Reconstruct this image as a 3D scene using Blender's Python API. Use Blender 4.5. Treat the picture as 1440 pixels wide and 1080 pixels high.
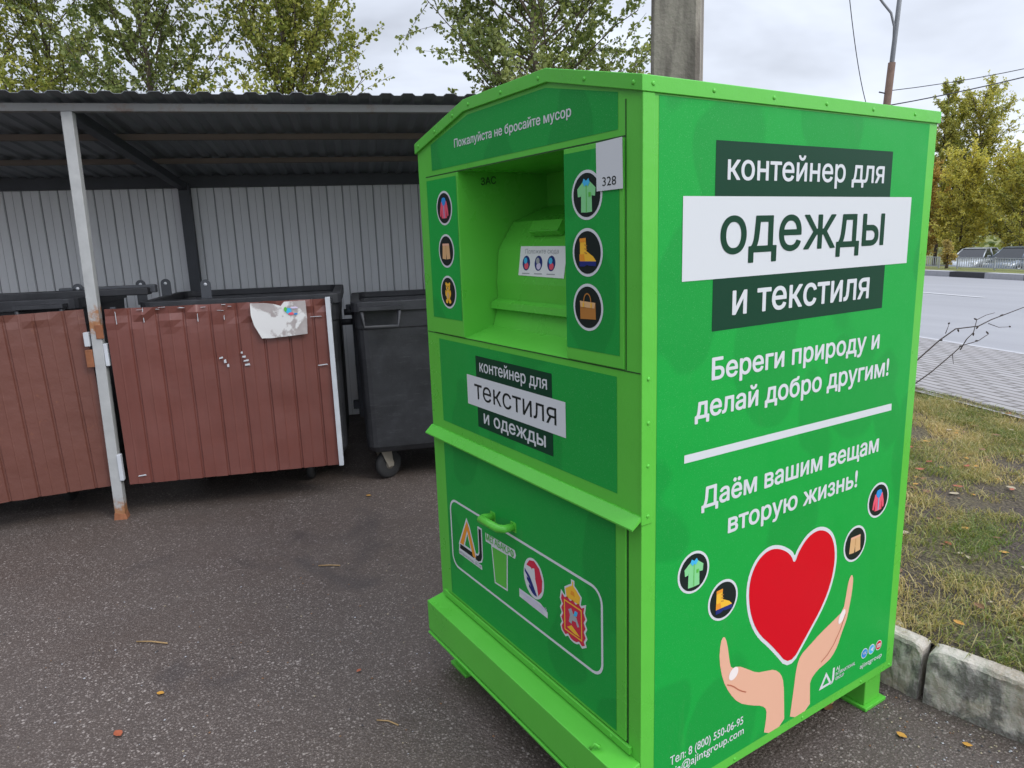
import bpy, bmesh, math, random
from mathutils import Vector, Matrix, noise as mnoise
from mathutils.geometry import interpolate_bezier, delaunay_2d_cdt
import numpy as np

for o in list(bpy.data.objects):
    bpy.data.objects.remove(o)
SC = bpy.context.scene
COL = SC.collection
R = math.radians

# ------------------------------------------------------------------ camera
cam_d = bpy.data.cameras.new('camera')
cam = bpy.data.objects.new('camera', cam_d)
COL.objects.link(cam)
cam_d.sensor_width = 36.0
cam_d.lens = 36.0 * 987.11 / 1440.0
cam_d.clip_start = 0.02
cam_d.clip_end = 3000
_f = Vector((-0.82857842, 0.52244614, -0.20126559))
_r = Vector((0.53887502, 0.84171829, -0.03352654))
_u = Vector((-0.15189312, 0.13623636, 0.97896279))
cam.matrix_world = Matrix(((_r.x, _u.x, -_f.x, 1.12101577), (_r.y, _u.y, -_f.y, -1.04357498),
                           (_r.z, _u.z, -_f.z, 1.565), (0, 0, 0, 1)))
SC.camera = cam

# ------------------------------------------------------------------ sky and sun
SUN_EL, SUN_AZ = 40, 68            # azimuth measured from +Y towards +X
W = bpy.data.worlds.new('World')
SC.world = W
W.use_nodes = True
nt = W.node_tree
nt.nodes.clear()
N = nt.nodes.new
out = N('ShaderNodeOutputWorld'); bg = N('ShaderNodeBackground'); sky = N('ShaderNodeTexSky')
sky.sky_type = 'NISHITA'; sky.sun_disc = False
sky.sun_elevation = R(SUN_EL); sky.sun_rotation = R(SUN_AZ)
sky.dust_density = 2.0
tc = N('ShaderNodeTexCoord')
mp = N('ShaderNodeMapping'); mp.inputs['Scale'].default_value = (1.0, 1.0, 2.6)
mp.inputs['Rotation'].default_value = (0.2, 0.35, 0.6)
n1 = N('ShaderNodeTexNoise'); n1.inputs['Scale'].default_value = 2.1; n1.inputs['Detail'].default_value = 5
n1.inputs['Roughness'].default_value = 0.5; n1.inputs['Distortion'].default_value = 0.25
cr = N('ShaderNodeValToRGB')
cr.color_ramp.elements[0].position = 0.36; cr.color_ramp.elements[0].color = (3.9, 4.12, 4.65, 1)
cr.color_ramp.elements[1].position = 0.60; cr.color_ramp.elements[1].color = (6.6, 7.05, 8.0, 1)
mx = N('ShaderNodeMixRGB'); mx.inputs[0].default_value = 0.90
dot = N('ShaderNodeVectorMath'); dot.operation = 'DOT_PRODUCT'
dot.inputs[1].default_value = (0.42, 0.88, 0.2)  # sky out of view towards -Y, dimmed on purpose to darken the container front
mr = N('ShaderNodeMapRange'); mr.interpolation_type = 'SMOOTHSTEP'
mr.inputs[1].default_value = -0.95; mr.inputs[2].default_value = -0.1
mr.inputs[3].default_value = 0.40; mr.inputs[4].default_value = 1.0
mul = N('ShaderNodeVectorMath'); mul.operation = 'SCALE'
L = nt.links.new
L(tc.outputs['Generated'], mp.inputs[0]); L(mp.outputs[0], n1.inputs['Vector']); L(n1.outputs[0], cr.inputs[0])
L(sky.outputs[0], mx.inputs[1]); L(cr.outputs[0], mx.inputs[2])
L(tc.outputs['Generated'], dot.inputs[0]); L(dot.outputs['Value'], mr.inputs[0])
d2 = N('ShaderNodeVectorMath'); d2.operation = 'DOT_PRODUCT'; d2.inputs[1].default_value = (0.93, 0.33, 0.15)  # extra glow added to unseen +X sky, lights shelter back wall and container side
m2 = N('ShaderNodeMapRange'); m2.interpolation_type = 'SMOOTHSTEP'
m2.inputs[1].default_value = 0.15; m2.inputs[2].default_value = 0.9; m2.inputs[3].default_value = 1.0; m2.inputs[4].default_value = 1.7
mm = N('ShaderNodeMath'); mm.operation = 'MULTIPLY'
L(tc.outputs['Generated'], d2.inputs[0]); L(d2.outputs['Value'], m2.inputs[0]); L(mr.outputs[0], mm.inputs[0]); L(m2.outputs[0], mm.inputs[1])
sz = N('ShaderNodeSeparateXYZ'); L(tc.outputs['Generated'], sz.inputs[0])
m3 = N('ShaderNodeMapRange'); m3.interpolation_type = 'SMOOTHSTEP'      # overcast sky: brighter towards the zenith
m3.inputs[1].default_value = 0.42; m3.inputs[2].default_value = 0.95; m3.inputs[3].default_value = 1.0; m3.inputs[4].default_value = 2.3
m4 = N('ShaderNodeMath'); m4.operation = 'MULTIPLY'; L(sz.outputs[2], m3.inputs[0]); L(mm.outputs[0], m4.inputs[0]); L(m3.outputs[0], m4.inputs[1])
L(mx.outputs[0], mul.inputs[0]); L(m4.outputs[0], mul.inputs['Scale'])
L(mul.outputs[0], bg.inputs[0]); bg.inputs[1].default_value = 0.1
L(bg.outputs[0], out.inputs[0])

sd = bpy.data.lights.new('sun', 'SUN'); sd.energy = 0.6; sd.angle = R(16); sd.color = (1.0, 0.96, 0.9)
sun = bpy.data.objects.new('sun', sd); COL.objects.link(sun)
_sv = Vector((math.sin(R(SUN_AZ)) * math.cos(R(SUN_EL)), math.cos(R(SUN_AZ)) * math.cos(R(SUN_EL)), math.sin(R(SUN_EL))))
sun.rotation_euler = (-_sv).to_track_quat('-Z', 'Y').to_euler()
sun.location = (6, 3, 9)

SC.view_settings.view_transform = 'Standard'
SC.view_settings.look = 'None'
SC.view_settings.exposure = 0.70
SC.view_settings.gamma = 1.0
SC.view_settings.use_curve_mapping = False
SC.render.engine = 'CYCLES'
SC.cycles.use_denoising = True
SC.cycles.max_bounces = 8
SC.cycles.transparent_max_bounces = 8

# ------------------------------------------------------------------ materials
MATS = {}
def lin(h):
    c = [int(h[i:i + 2], 16) / 255 for i in (0, 2, 4)]
    return tuple(x / 12.92 if x <= 0.04045 else ((x + 0.055) / 1.055) ** 2.4 for x in c)
class NT:
    """small helper to write node trees"""
    def __init__(s, name):
        s.m = bpy.data.materials.new(name); s.m.use_nodes = True
        s.t = s.m.node_tree; s.b = s.t.nodes['Principled BSDF']; s.out = s.t.nodes['Material Output']
        s.co = None
        MATS[name] = s.m
    def n(s, typ, **kw):
        x = s.t.nodes.new(typ)
        for k, v in kw.items():
            setattr(x, k, v)
        return x
    def l(s, a, b): s.t.links.new(a, b)
    def coord(s, scale=(1, 1, 1), rot=(0, 0, 0), kind='Object'):
        if s.co is None: s.co = s.n('ShaderNodeTexCoord')
        m = s.n('ShaderNodeMapping'); m.inputs['Scale'].default_value = scale; m.inputs['Rotation'].default_value = rot
        s.l(s.co.outputs[kind], m.inputs[0]); return m.outputs[0]
    def noise(s, scale, detail=4, rough=0.55, vec=None, dist=0.0):
        x = s.n('ShaderNodeTexNoise'); x.inputs['Scale'].default_value = scale; x.inputs['Detail'].default_value = detail
        x.inputs['Roughness'].default_value = rough; x.inputs['Distortion'].default_value = dist
        s.l(vec or s.coord(), x.inputs['Vector']); return x.outputs[0]
    def voro(s, scale, feature='F1', vec=None, rnd=1.0):
        x = s.n('ShaderNodeTexVoronoi', feature=feature); x.inputs['Scale'].default_value = scale
        x.inputs['Randomness'].default_value = rnd
        s.l(vec or s.coord(), x.inputs['Vector']); return x
    def ramp(s, fac, stops, interp='LINEAR'):
        x = s.n('ShaderNodeValToRGB'); x.color_ramp.interpolation = interp
        e = x.color_ramp.elements
        while len(e) < len(stops): e.new(0.5)
        for i, (p, c) in enumerate(stops):
            e[i].position = p
            e[i].color = (c, c, c, 1) if not isinstance(c, tuple) else (c[0], c[1], c[2], 1)
        s.l(fac, x.inputs[0]); return x.outputs[0]
    def mix(s, fac, a, b, blend='MIX'):
        x = s.n('ShaderNodeMixRGB', blend_type=blend)
        for i, v in enumerate((fac, a, b)):
            if hasattr(v, 'is_linked') or hasattr(v, 'links'): s.l(v, x.inputs[i])
            elif isinstance(v, tuple): x.inputs[i].default_value = (v[0], v[1], v[2], 1)
            else: x.inputs[i].default_value = v
        return x.outputs[0]
    def math(s, op, a, b=0.0):
        x = s.n('ShaderNodeMath', operation=op)
        for i, v in enumerate((a, b)):
            if hasattr(v, 'links'): s.l(v, x.inputs[i])
            else: x.inputs[i].default_value = v
        return x.outputs[0]
    def bump(s, h, strength=0.3, dist=0.01):
        x = s.n('ShaderNodeBump'); x.inputs['Strength'].default_value = strength; x.inputs['Distance'].default_value = dist
        s.l(h, x.inputs['Height']); s.l(x.outputs[0], s.b.inputs['Normal']); return x
    def base(s, c):
        if isinstance(c, tuple): s.b.inputs['Base Color'].default_value = (c[0], c[1], c[2], 1)
        else: s.l(c, s.b.inputs['Base Color'])
    def rough(s, r):
        if hasattr(r, 'links'): s.l(r, s.b.inputs['Roughness'])
        else: s.b.inputs['Roughness'].default_value = r
    def set(s, **kw):
        for k, v in kw.items(): s.b.inputs[k].default_value = v

def flat(name, c, rough=0.5, var=0.12, spec=0.5, metal=0.0, scale=9):
    k = NT(name)
    c2 = tuple(x * (1 - var) for x in c); c1 = tuple(min(1, x * (1 + var * 0.6)) for x in c)
    k.base(k.mix(k.noise(scale), c2, c1)); k.rough(rough)
    k.set(**{'Specular IOR Level': spec, 'Metallic': metal})
    return k

# lime paint with slight orange peel, dust and scuffs
k = NT('lime_paint')
nz = k.noise(3.5, 6, 0.6); sc = k.ramp(k.noise(26, 8, 0.75, k.coord((1, 1, 0.35))), [(0.70, 0.0), (0.80, 1.0)])
c = k.mix(nz, (0.085, 0.44, 0.040), (0.115, 0.52, 0.058))
c = k.mix(k.math('MULTIPLY', sc, 0.35), c, (0.30, 0.52, 0.22)); k.base(c)
k.rough(k.ramp(nz, [(0.3, 0.22), (0.7, 0.40)])); k.set(**{'Specular IOR Level': 0.35})
scr = k.ramp(k.noise(22, 4, 0.7, k.coord((1, 1, 7), (0.4, 0.7, 0.2))), [(0.735, 0.0), (0.75, 1.0)])
mud = k.ramp(k.noise(15, 8, 0.8), [(0.64, 0.0), (0.76, 1.0)])
c = k.mix(k.math('MULTIPLY', scr, 0.45), c, (0.36, 0.55, 0.30)); c = k.mix(k.math('MULTIPLY', mud, 0.42), c, (0.10, 0.16, 0.05)); k.base(c)
k.bump(k.math('ADD', k.math('MULTIPLY', k.noise(160, 3, 0.6), 0.04), k.noise(3.1, 4, 0.5)), 0.22, 0.03)
flat('groove_dark', (0.012, 0.06, 0.008), 0.7)

def sticker(name, c, dk, sc=3.2, fl=0.35):
    k = NT(name)
    wv = k.n('ShaderNodeVectorMath', operation='ADD'); k.l(k.coord((1, 1, 0.62), (0.5, 0.0, 0.3)), wv.inputs[0])
    ns = k.n('ShaderNodeTexNoise'); ns.inputs['Scale'].default_value = 3.0; k.l(k.coord(), ns.inputs['Vector'])
    sv = k.n('ShaderNodeVectorMath', operation='SCALE'); sv.inputs['Scale'].default_value = 0.22; k.l(ns.outputs['Color'], sv.inputs[0]); k.l(sv.outputs[0], wv.inputs[1])
    v = k.voro(sc, 'F1', wv.outputs[0], 0.85)
    m = k.ramp(v.outputs['Distance'], [(0.40, 1.0), (0.435, 0.0)])
    cc = k.mix(k.math('MULTIPLY', m, fl), c, dk)
    cc = k.mix(k.math('MULTIPLY', k.ramp(k.noise(420, 2, 0.6), [(0.62, 0.0), (0.72, 1.0)]), 0.14), cc, (0.55, 0.75, 0.6))
    drt = k.ramp(k.noise(7, 8, 0.75, k.coord((1.6, 1.6, 0.35))), [(0.60, 0.0), (0.80, 1.0)])
    cc = k.mix(k.math('MULTIPLY', drt, 0.16), cc, (0.16, 0.20, 0.11))
    k.base(cc); k.rough(k.ramp(k.noise(5), [(0.3, 0.34), (0.7, 0.55)])); k.set(**{'Specular IOR Level': 0.22})
    k.bump(k.math('ADD', k.math('MULTIPLY', k.noise(300, 3, 0.7), 0.05), k.noise(2.6, 3, 0.5)), 0.22, 0.03)
    return k
sticker('side_film', (0.006, 0.33, 0.044), (0.005, 0.255, 0.036), 3.4, 0.55)
sticker('front_film', (0.010, 0.30, 0.045), (0.007, 0.235, 0.036), 4.2, 0.6)
def film(name, c, rough=0.42):
    k = NT(name); k.base(c); k.rough(rough); k.set(**{'Specular IOR Level': 0.15}); k.bump(k.noise(300, 3, 0.7), 0.10, 0.002)
film('film_dark', (0.006, 0.045, 0.022)); film('film_white', (0.60, 0.62, 0.63)); film('film_red', (0.58, 0.003, 0.012))
film('film_skin', (0.72, 0.40, 0.27)); film('film_skin_line', (0.45, 0.14, 0.08)); film('film_nail', (0.80, 0.72, 0.68))
film('film_black', (0.012, 0.018, 0.016)); film('film_orange', (0.72, 0.28, 0.03)); film('film_yellow', (0.80, 0.45, 0.04))
film('film_blue', (0.03, 0.25, 0.62)); film('film_sky', (0.06, 0.42, 0.70)); film('film_navy', (0.02, 0.03, 0.16))
film('film_crimson', (0.55, 0.03, 0.06)); film('film_pink', (0.72, 0.10, 0.15)); film('film_mint', (0.22, 0.58, 0.25))
film('film_tan', (0.62, 0.38, 0.18)); film('film_brown', (0.40, 0.17, 0.04)); film('film_grey', (0.35, 0.36, 0.37))
film('film_lime', (0.10, 0.45, 0.06)); film('film_lilac', (0.62, 0.55, 0.72))
film('paper', (0.74, 0.74, 0.74), 0.7)

# asphalt with aggregate
k = NT('asphalt')
gco = k.coord()
wob = k.math('ADD', k.math('MULTIPLY', k.noise(0.9, 6, 0.62, dist=0.5), 0.8), k.math('MULTIPLY', k.noise(14, 5, 0.65), 0.25))
v1 = k.voro(62); v2 = k.voro(112); v3 = k.voro(230)
def specks(v, size, thr):
    sep = k.n('ShaderNodeSeparateColor'); k.l(v.outputs['Color'], sep.inputs[0])
    d = k.ramp(v.outputs['Distance'], [(size, 1.0), (size + 0.10, 0.0)])
    on = k.math('GREATER_THAN', sep.outputs[0], thr)
    return k.math('MULTIPLY', d, on), sep
s1, e1 = specks(v1, 0.29, 0.80); s2, e2 = specks(v2, 0.35, 0.60); s3, e3 = specks(v3, 0.38, 0.50)
bse = k.mix(wob, (0.042, 0.031, 0.025), (0.088, 0.066, 0.054))
den = k.ramp(k.noise(2.3, 6, 0.65, dist=0.3), [(0.36, 0.35), (0.62, 1.0)])
s1 = k.math('MULTIPLY', s1, den); s2 = k.math('MULTIPLY', s2, den)
bse = k.mix(k.math('MULTIPLY', s3, 0.85), bse, k.mix(e3.outputs[1], (0.085, 0.066, 0.055), (0.27, 0.22, 0.19)))
bse = k.mix(k.math('MULTIPLY', s2, 0.85), bse, k.mix(e2.outputs[1], (0.09, 0.071, 0.062), (0.43, 0.37, 0.33)))
bse = k.mix(k.math('MULTIPLY', s1, 0.9), bse, k.mix(e1.outputs[1], (0.085, 0.067, 0.059), (0.47, 0.41, 0.37)))
stain = k.ramp(k.noise(1.1, 6, 0.65, dist=0.4), [(0.42, 0.0), (0.62, 1.0)])
bse = k.mix(k.math('MULTIPLY', stain, 0.55), bse, k.mix(0.45, (0.085, 0.060, 0.045), bse))
oil = k.ramp(k.noise(1.7, 3, 0.5, k.coord((1, 1, 1), (0, 0, 0.7)), 0.8), [(0.62, 0.0), (0.72, 1.0)])
bse = k.mix(k.math('MULTIPLY', oil, 0.6), bse, (0.035, 0.029, 0.028))
fine_ = k.noise(420, 3, 0.7); bse = k.mix(0.18, bse, k.mix(fine_, (0.03, 0.024, 0.022), (0.15, 0.125, 0.115)))
k.base(bse)
k.rough(k.ramp(k.noise(1.6, 4), [(0.35, 0.50), (0.65, 0.78)]))
h = k.math('ADD', k.math('ADD', k.math('MULTIPLY', v2.outputs['Distance'], -0.6), k.math('MULTIPLY', s1, 0.5)), k.math('MULTIPLY', k.noise(60, 4), 0.6))
k.bump(h, 0.7, 0.006)

k = NT('road_asphalt')
st = k.noise(0.5, 4, 0.6, k.coord((0.12, 1.2, 1), (0, 0, R(20))))
k.base(k.mix(st, (0.21, 0.21, 0.225), (0.33, 0.33, 0.345))); k.rough(0.55); k.bump(k.noise(70, 4), 0.3, 0.01)

k = NT('paving')
br = k.n('ShaderNodeTexBrick'); k.l(k.coord((1, 1, 1), (0, 0, R(20))), br.inputs['Vector'])
br.inputs['Color1'].default_value = (0.27, 0.26, 0.265, 1); br.inputs['Color2'].default_value = (0.34, 0.33, 0.335, 1)
br.inputs['Mortar'].default_value = (0.07, 0.065, 0.06, 1); br.inputs['Scale'].default_value = 1.0
br.inputs['Brick Width'].default_value = 0.34; br.inputs['Row Height'].default_value = 0.125
br.inputs['Mortar Size'].default_value = 0.016; br.offset = 0.5
dn = k.noise(1.2, 5); k.base(k.mix(k.math('MULTIPLY', dn, 0.4), br.outputs[0], (0.22, 0.19, 0.16), 'MIX')); k.rough(0.7)
k.bump(br.outputs['Fac'], -0.4, 0.008)

k = NT('verge_soil')
nz = k.noise(3.2, 7, 0.65); fine = k.noise(45, 6, 0.7)
c = k.mix(k.ramp(nz, [(0.40, 0.0), (0.58, 1.0)]), (0.135, 0.10, 0.085), (0.22, 0.185, 0.095))
clod = k.voro(55).outputs['Distance']; fr_ = k.ramp(fine, [(0.35, 0.0), (0.62, 1.0)])
c = k.mix(fr_, k.mix(0.60, c, (0.03, 0.022, 0.018)), c); c = k.mix(k.math('MULTIPLY', k.ramp(clod, [(0.30, 0.0), (0.55, 1.0)]), 0.5), c, (0.045, 0.034, 0.028))
c = k.mix(k.ramp(k.noise(120, 3, 0.7), [(0.60, 0.0), (0.70, 0.7)]), c, (0.33, 0.26, 0.16)); k.base(c); k.rough(0.95)
k.bump(k.math('SUBTRACT', fine, clod), 0.9, 0.03)
k = NT('far_grass'); k.base(k.mix(k.noise(2.5, 5), (0.11, 0.14, 0.03), (0.20, 0.19, 0.06))); k.rough(0.9); k.bump(k.noise(30), 0.8, 0.05)
flat('far_lot', (0.12, 0.12, 0.12), 0.8)

k = NT('kerb_concrete')
nz = k.noise(7, 7, 0.65); fn = k.noise(70, 6, 0.7)
c = k.mix(k.ramp(nz, [(0.40, 0.0), (0.58, 1.0)]), (0.36, 0.30, 0.23), (0.56, 0.51, 0.44))
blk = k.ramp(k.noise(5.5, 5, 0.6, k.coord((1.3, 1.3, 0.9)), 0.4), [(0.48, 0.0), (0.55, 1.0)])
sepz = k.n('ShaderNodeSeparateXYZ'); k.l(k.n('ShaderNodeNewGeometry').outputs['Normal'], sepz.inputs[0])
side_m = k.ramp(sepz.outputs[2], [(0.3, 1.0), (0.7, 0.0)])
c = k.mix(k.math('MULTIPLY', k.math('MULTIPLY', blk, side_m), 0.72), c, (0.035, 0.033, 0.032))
c = k.mix(k.math('MULTIPLY', k.ramp(fn, [(0.45, 0.0), (0.7, 1.0)]), 0.5), c, (0.46, 0.44, 0.41))
k.base(c); k.rough(0.9); k.bump(k.math('ADD', fn, k.noise(14, 5)), 0.8, 0.012)
flat('kerb_black', (0.05, 0.05, 0.055), 0.8, 0.3); flat('kerb_grey', (0.38, 0.38, 0.40), 0.8, 0.2)
flat('lane_paint', (0.62, 0.62, 0.63), 0.6, 0.2)

k = NT('pole_concrete')
st = k.ramp(k.noise(2.2, 6, 0.6, k.coord((5, 5, 0.8)), 0.3), [(0.42, 0.0), (0.62, 1.0)])
c = k.mix(k.noise(9, 6, 0.7), (0.22, 0.19, 0.155), (0.33, 0.30, 0.25)); c = k.mix(k.math('MULTIPLY', st, 0.75), c, (0.085, 0.070, 0.060))
k.base(c); k.rough(0.9); k.bump(k.noise(40, 5), 0.5, 0.01)

# shelter steel
k = NT('maroon_sheet')
c = k.mix(k.noise(2.2, 6, 0.65), (0.125, 0.040, 0.030), (0.185, 0.062, 0.048))
drip = k.noise(6, 5, 0.6, k.coord((9, 1, 0.6)))
c = k.mix(k.math('MULTIPLY', k.ramp(drip, [(0.45, 0.0), (0.75, 1.0)]), 0.45), c, (0.115, 0.040, 0.030))
chip = k.ramp(k.noise(17, 8, 0.8, k.coord((1, 1, 0.8))), [(0.735, 0.0), (0.75, 1.0)])
c = k.mix(chip, c, (0.50, 0.42, 0.40)); k.base(c); k.rough(k.ramp(k.noise(5), [(0.3, 0.28), (0.7, 0.5)])); k.bump(k.noise(3.5, 3, 0.5), 0.22, 0.03)
k = NT('brown_sheet')
c = k.mix(k.noise(2.2, 6, 0.65), (0.110, 0.040, 0.028), (0.165, 0.060, 0.043))
rs = k.ramp(k.noise(13, 7, 0.75), [(0.62, 0.0), (0.72, 1.0)])
c = k.mix(k.math('MULTIPLY', rs, 0.6), c, (0.26, 0.10, 0.045)); k.base(c); k.rough(0.45); k.bump(k.noise(9, 4), 0.25, 0.02)
k = NT('grey_sheet')
st = k.noise(3, 6, 0.6, k.coord((4, 4, 0.5)))
c = k.mix(st, (0.62, 0.63, 0.645), (0.78, 0.79, 0.80)); k.base(c); k.rough(0.5); k.set(**{'Specular IOR Level': 0.4}); k.bump(k.noise(30), 0.1, 0.004)
flat('groove_shade', (0.26, 0.265, 0.27), 0.7)
k = NT('roof_sheet'); k.base(k.mix(k.noise(2.5, 6), (0.13, 0.142, 0.158), (0.20, 0.215, 0.235))); k.rough(0.55)
flat('dark_steel', (0.055, 0.060, 0.070), 0.6, 0.3)
k = NT('beam_steel'); c = k.mix(k.noise(4, 6), (0.17, 0.17, 0.17), (0.27, 0.27, 0.265)); rs = k.ramp(k.noise(5, 6, 0.7), [(0.52, 0.0), (0.66, 1.0)])
k.base(k.mix(k.math('MULTIPLY', rs, 0.7), c, (0.16, 0.085, 0.05))); k.rough(0.7)
k = NT('rusty_purlin'); k.base(k.mix(k.noise(6, 6), (0.13, 0.115, 0.105), (0.20, 0.15, 0.12))); k.rough(0.85)
k = NT('post_paint')
c = k.mix(k.noise(12, 6), (0.28, 0.285, 0.285), (0.47, 0.475, 0.465))
sx = k.n('ShaderNodeSeparateXYZ'); k.l(k.coord(), sx.inputs[0])
zr = k.ramp(k.math('MULTIPLY', sx.outputs[2], 0.4), [(0.0, 1.0), (0.05, 0.35), (0.10, 0.02), (0.43, 0.0), (0.46, 0.62), (0.49, 0.50), (0.54, 0.05), (0.95, 0.0)])
rs = k.ramp(k.math('ADD', k.math('MULTIPLY', zr, 0.42), k.math('MULTIPLY', k.noise(16, 7, 0.7), 0.62)), [(0.46, 0.0), (0.56, 1.0)])
k.base(k.mix(rs, c, k.mix(k.noise(40), (0.20, 0.075, 0.03), (0.40, 0.20, 0.09)))); k.rough(0.7); k.bump(k.noise(40, 5), 0.3, 0.004)
flat('rust', (0.26, 0.10, 0.045), 0.9, 0.4, scale=40)
flat('chipped_white', (0.52, 0.54, 0.57), 0.6, 0.25)

k = NT('black_plastic')
d = k.noise(4, 7, 0.68, dist=0.3); sc = k.ramp(k.noise(9, 8, 0.8, k.coord((1, 1, 6))), [(0.55, 0.0), (0.75, 1.0)])
c = k.mix(k.ramp(d, [(0.35, 0.0), (0.7, 1.0)]), (0.012, 0.0125, 0.015), (0.034, 0.035, 0.040))
c = k.mix(k.math('MULTIPLY', sc, 0.35), c, (0.12, 0.12, 0.125)); k.base(c); k.rough(0.52); k.bump(k.noise(50, 4), 0.2, 0.004)
flat('tyre_rubber', (0.022, 0.022, 0.023), 0.8, 0.3); flat('zinc', (0.32, 0.29, 0.24), 0.5, 0.3, metal=0.4)

k = NT('torn_poster')
m1 = k.ramp(k.noise(4.5, 6, 0.6, dist=0.4), [(0.53, 0.0), (0.57, 1.0)])
c = k.mix(m1, (0.66, 0.65, 0.64), k.mix(k.noise(20, 5), (0.28, 0.24, 0.23), (0.46, 0.42, 0.41)))
k.base(c); k.rough(0.8)

# foliage
def leafmat(name, c1, c2, trans=0.35):
    k = NT(name)
    at = k.n('ShaderNodeAttribute', attribute_name='tint')
    c = k.mix(at.outputs['Fac'], c1, c2); k.base(c); k.rough(0.5)
    tr = k.n('ShaderNodeBsdfTranslucent'); k.l(k.mix(1.0, c, (1.5, 1.5, 0.9), 'MULTIPLY'), tr.inputs[0])
    ms = k.n('ShaderNodeMixShader'); ms.inputs[0].default_value = trans
    k.l(k.b.outputs[0], ms.inputs[1]); k.l(tr.outputs[0], ms.inputs[2]); k.l(ms.outputs[0], k.out.inputs[0])
leafmat('leaf_green', (0.10, 0.15, 0.035), (0.40, 0.43, 0.16))
leafmat('leaf_yellowgreen', (0.13, 0.19, 0.032), (0.58, 0.55, 0.14))
leafmat('leaf_autumn', (0.28, 0.31, 0.10), (0.64, 0.55, 0.12), 0.45)
leafmat('leaf_rust', (0.32, 0.26, 0.10), (0.58, 0.41, 0.12), 0.45)
leafmat('leaf_dark', (0.03, 0.045, 0.018), (0.07, 0.075, 0.03), 0.2)
leafmat('grass_blade', (0.13, 0.19, 0.035), (0.56, 0.42, 0.20), 0.3)
flat('bark', (0.11, 0.085, 0.06), 0.9, 0.4, scale=25); flat('twig_bark', (0.055, 0.04, 0.035), 0.8, 0.3)
flat('leaf_litter_yellow', (0.50, 0.25, 0.035), 0.6, 0.3, scale=30); flat('leaf_litter_red', (0.34, 0.085, 0.035), 0.6, 0.3, scale=30)
flat('leaf_litter_pale', (0.36, 0.30, 0.20), 0.7, 0.3, scale=30); flat('leaf_litter_brown', (0.20, 0.10, 0.045), 0.7, 0.3, scale=30)
flat('straw', (0.36, 0.23, 0.10), 0.7, 0.3, scale=30)
flat('lamp_metal', (0.20, 0.21, 0.22), 0.5, 0.2); flat('old_wood', (0.15, 0.095, 0.07), 0.9, 0.4); flat('cable_black', (0.03, 0.03, 0.035), 0.6)
flat('fence_paint', (0.36, 0.38, 0.40), 0.5, 0.15)
for nm, cc in (('car_silver', (0.42, 0.45, 0.48)), ('car_blue_grey', (0.10, 0.125, 0.16))):
    k = NT(nm); k.base(cc); k.rough(0.28); k.set(**{'Metallic': 0.35, 'Coat Weight': 0.6})
k = NT('car_glass'); k.base((0.012, 0.015, 0.018)); k.rough(0.05)
flat('headlight_glass', (0.65, 0.68, 0.7), 0.15, 0.05); flat('hub_metal', (0.35, 0.36, 0.37), 0.35, 0.1, metal=0.6)

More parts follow.
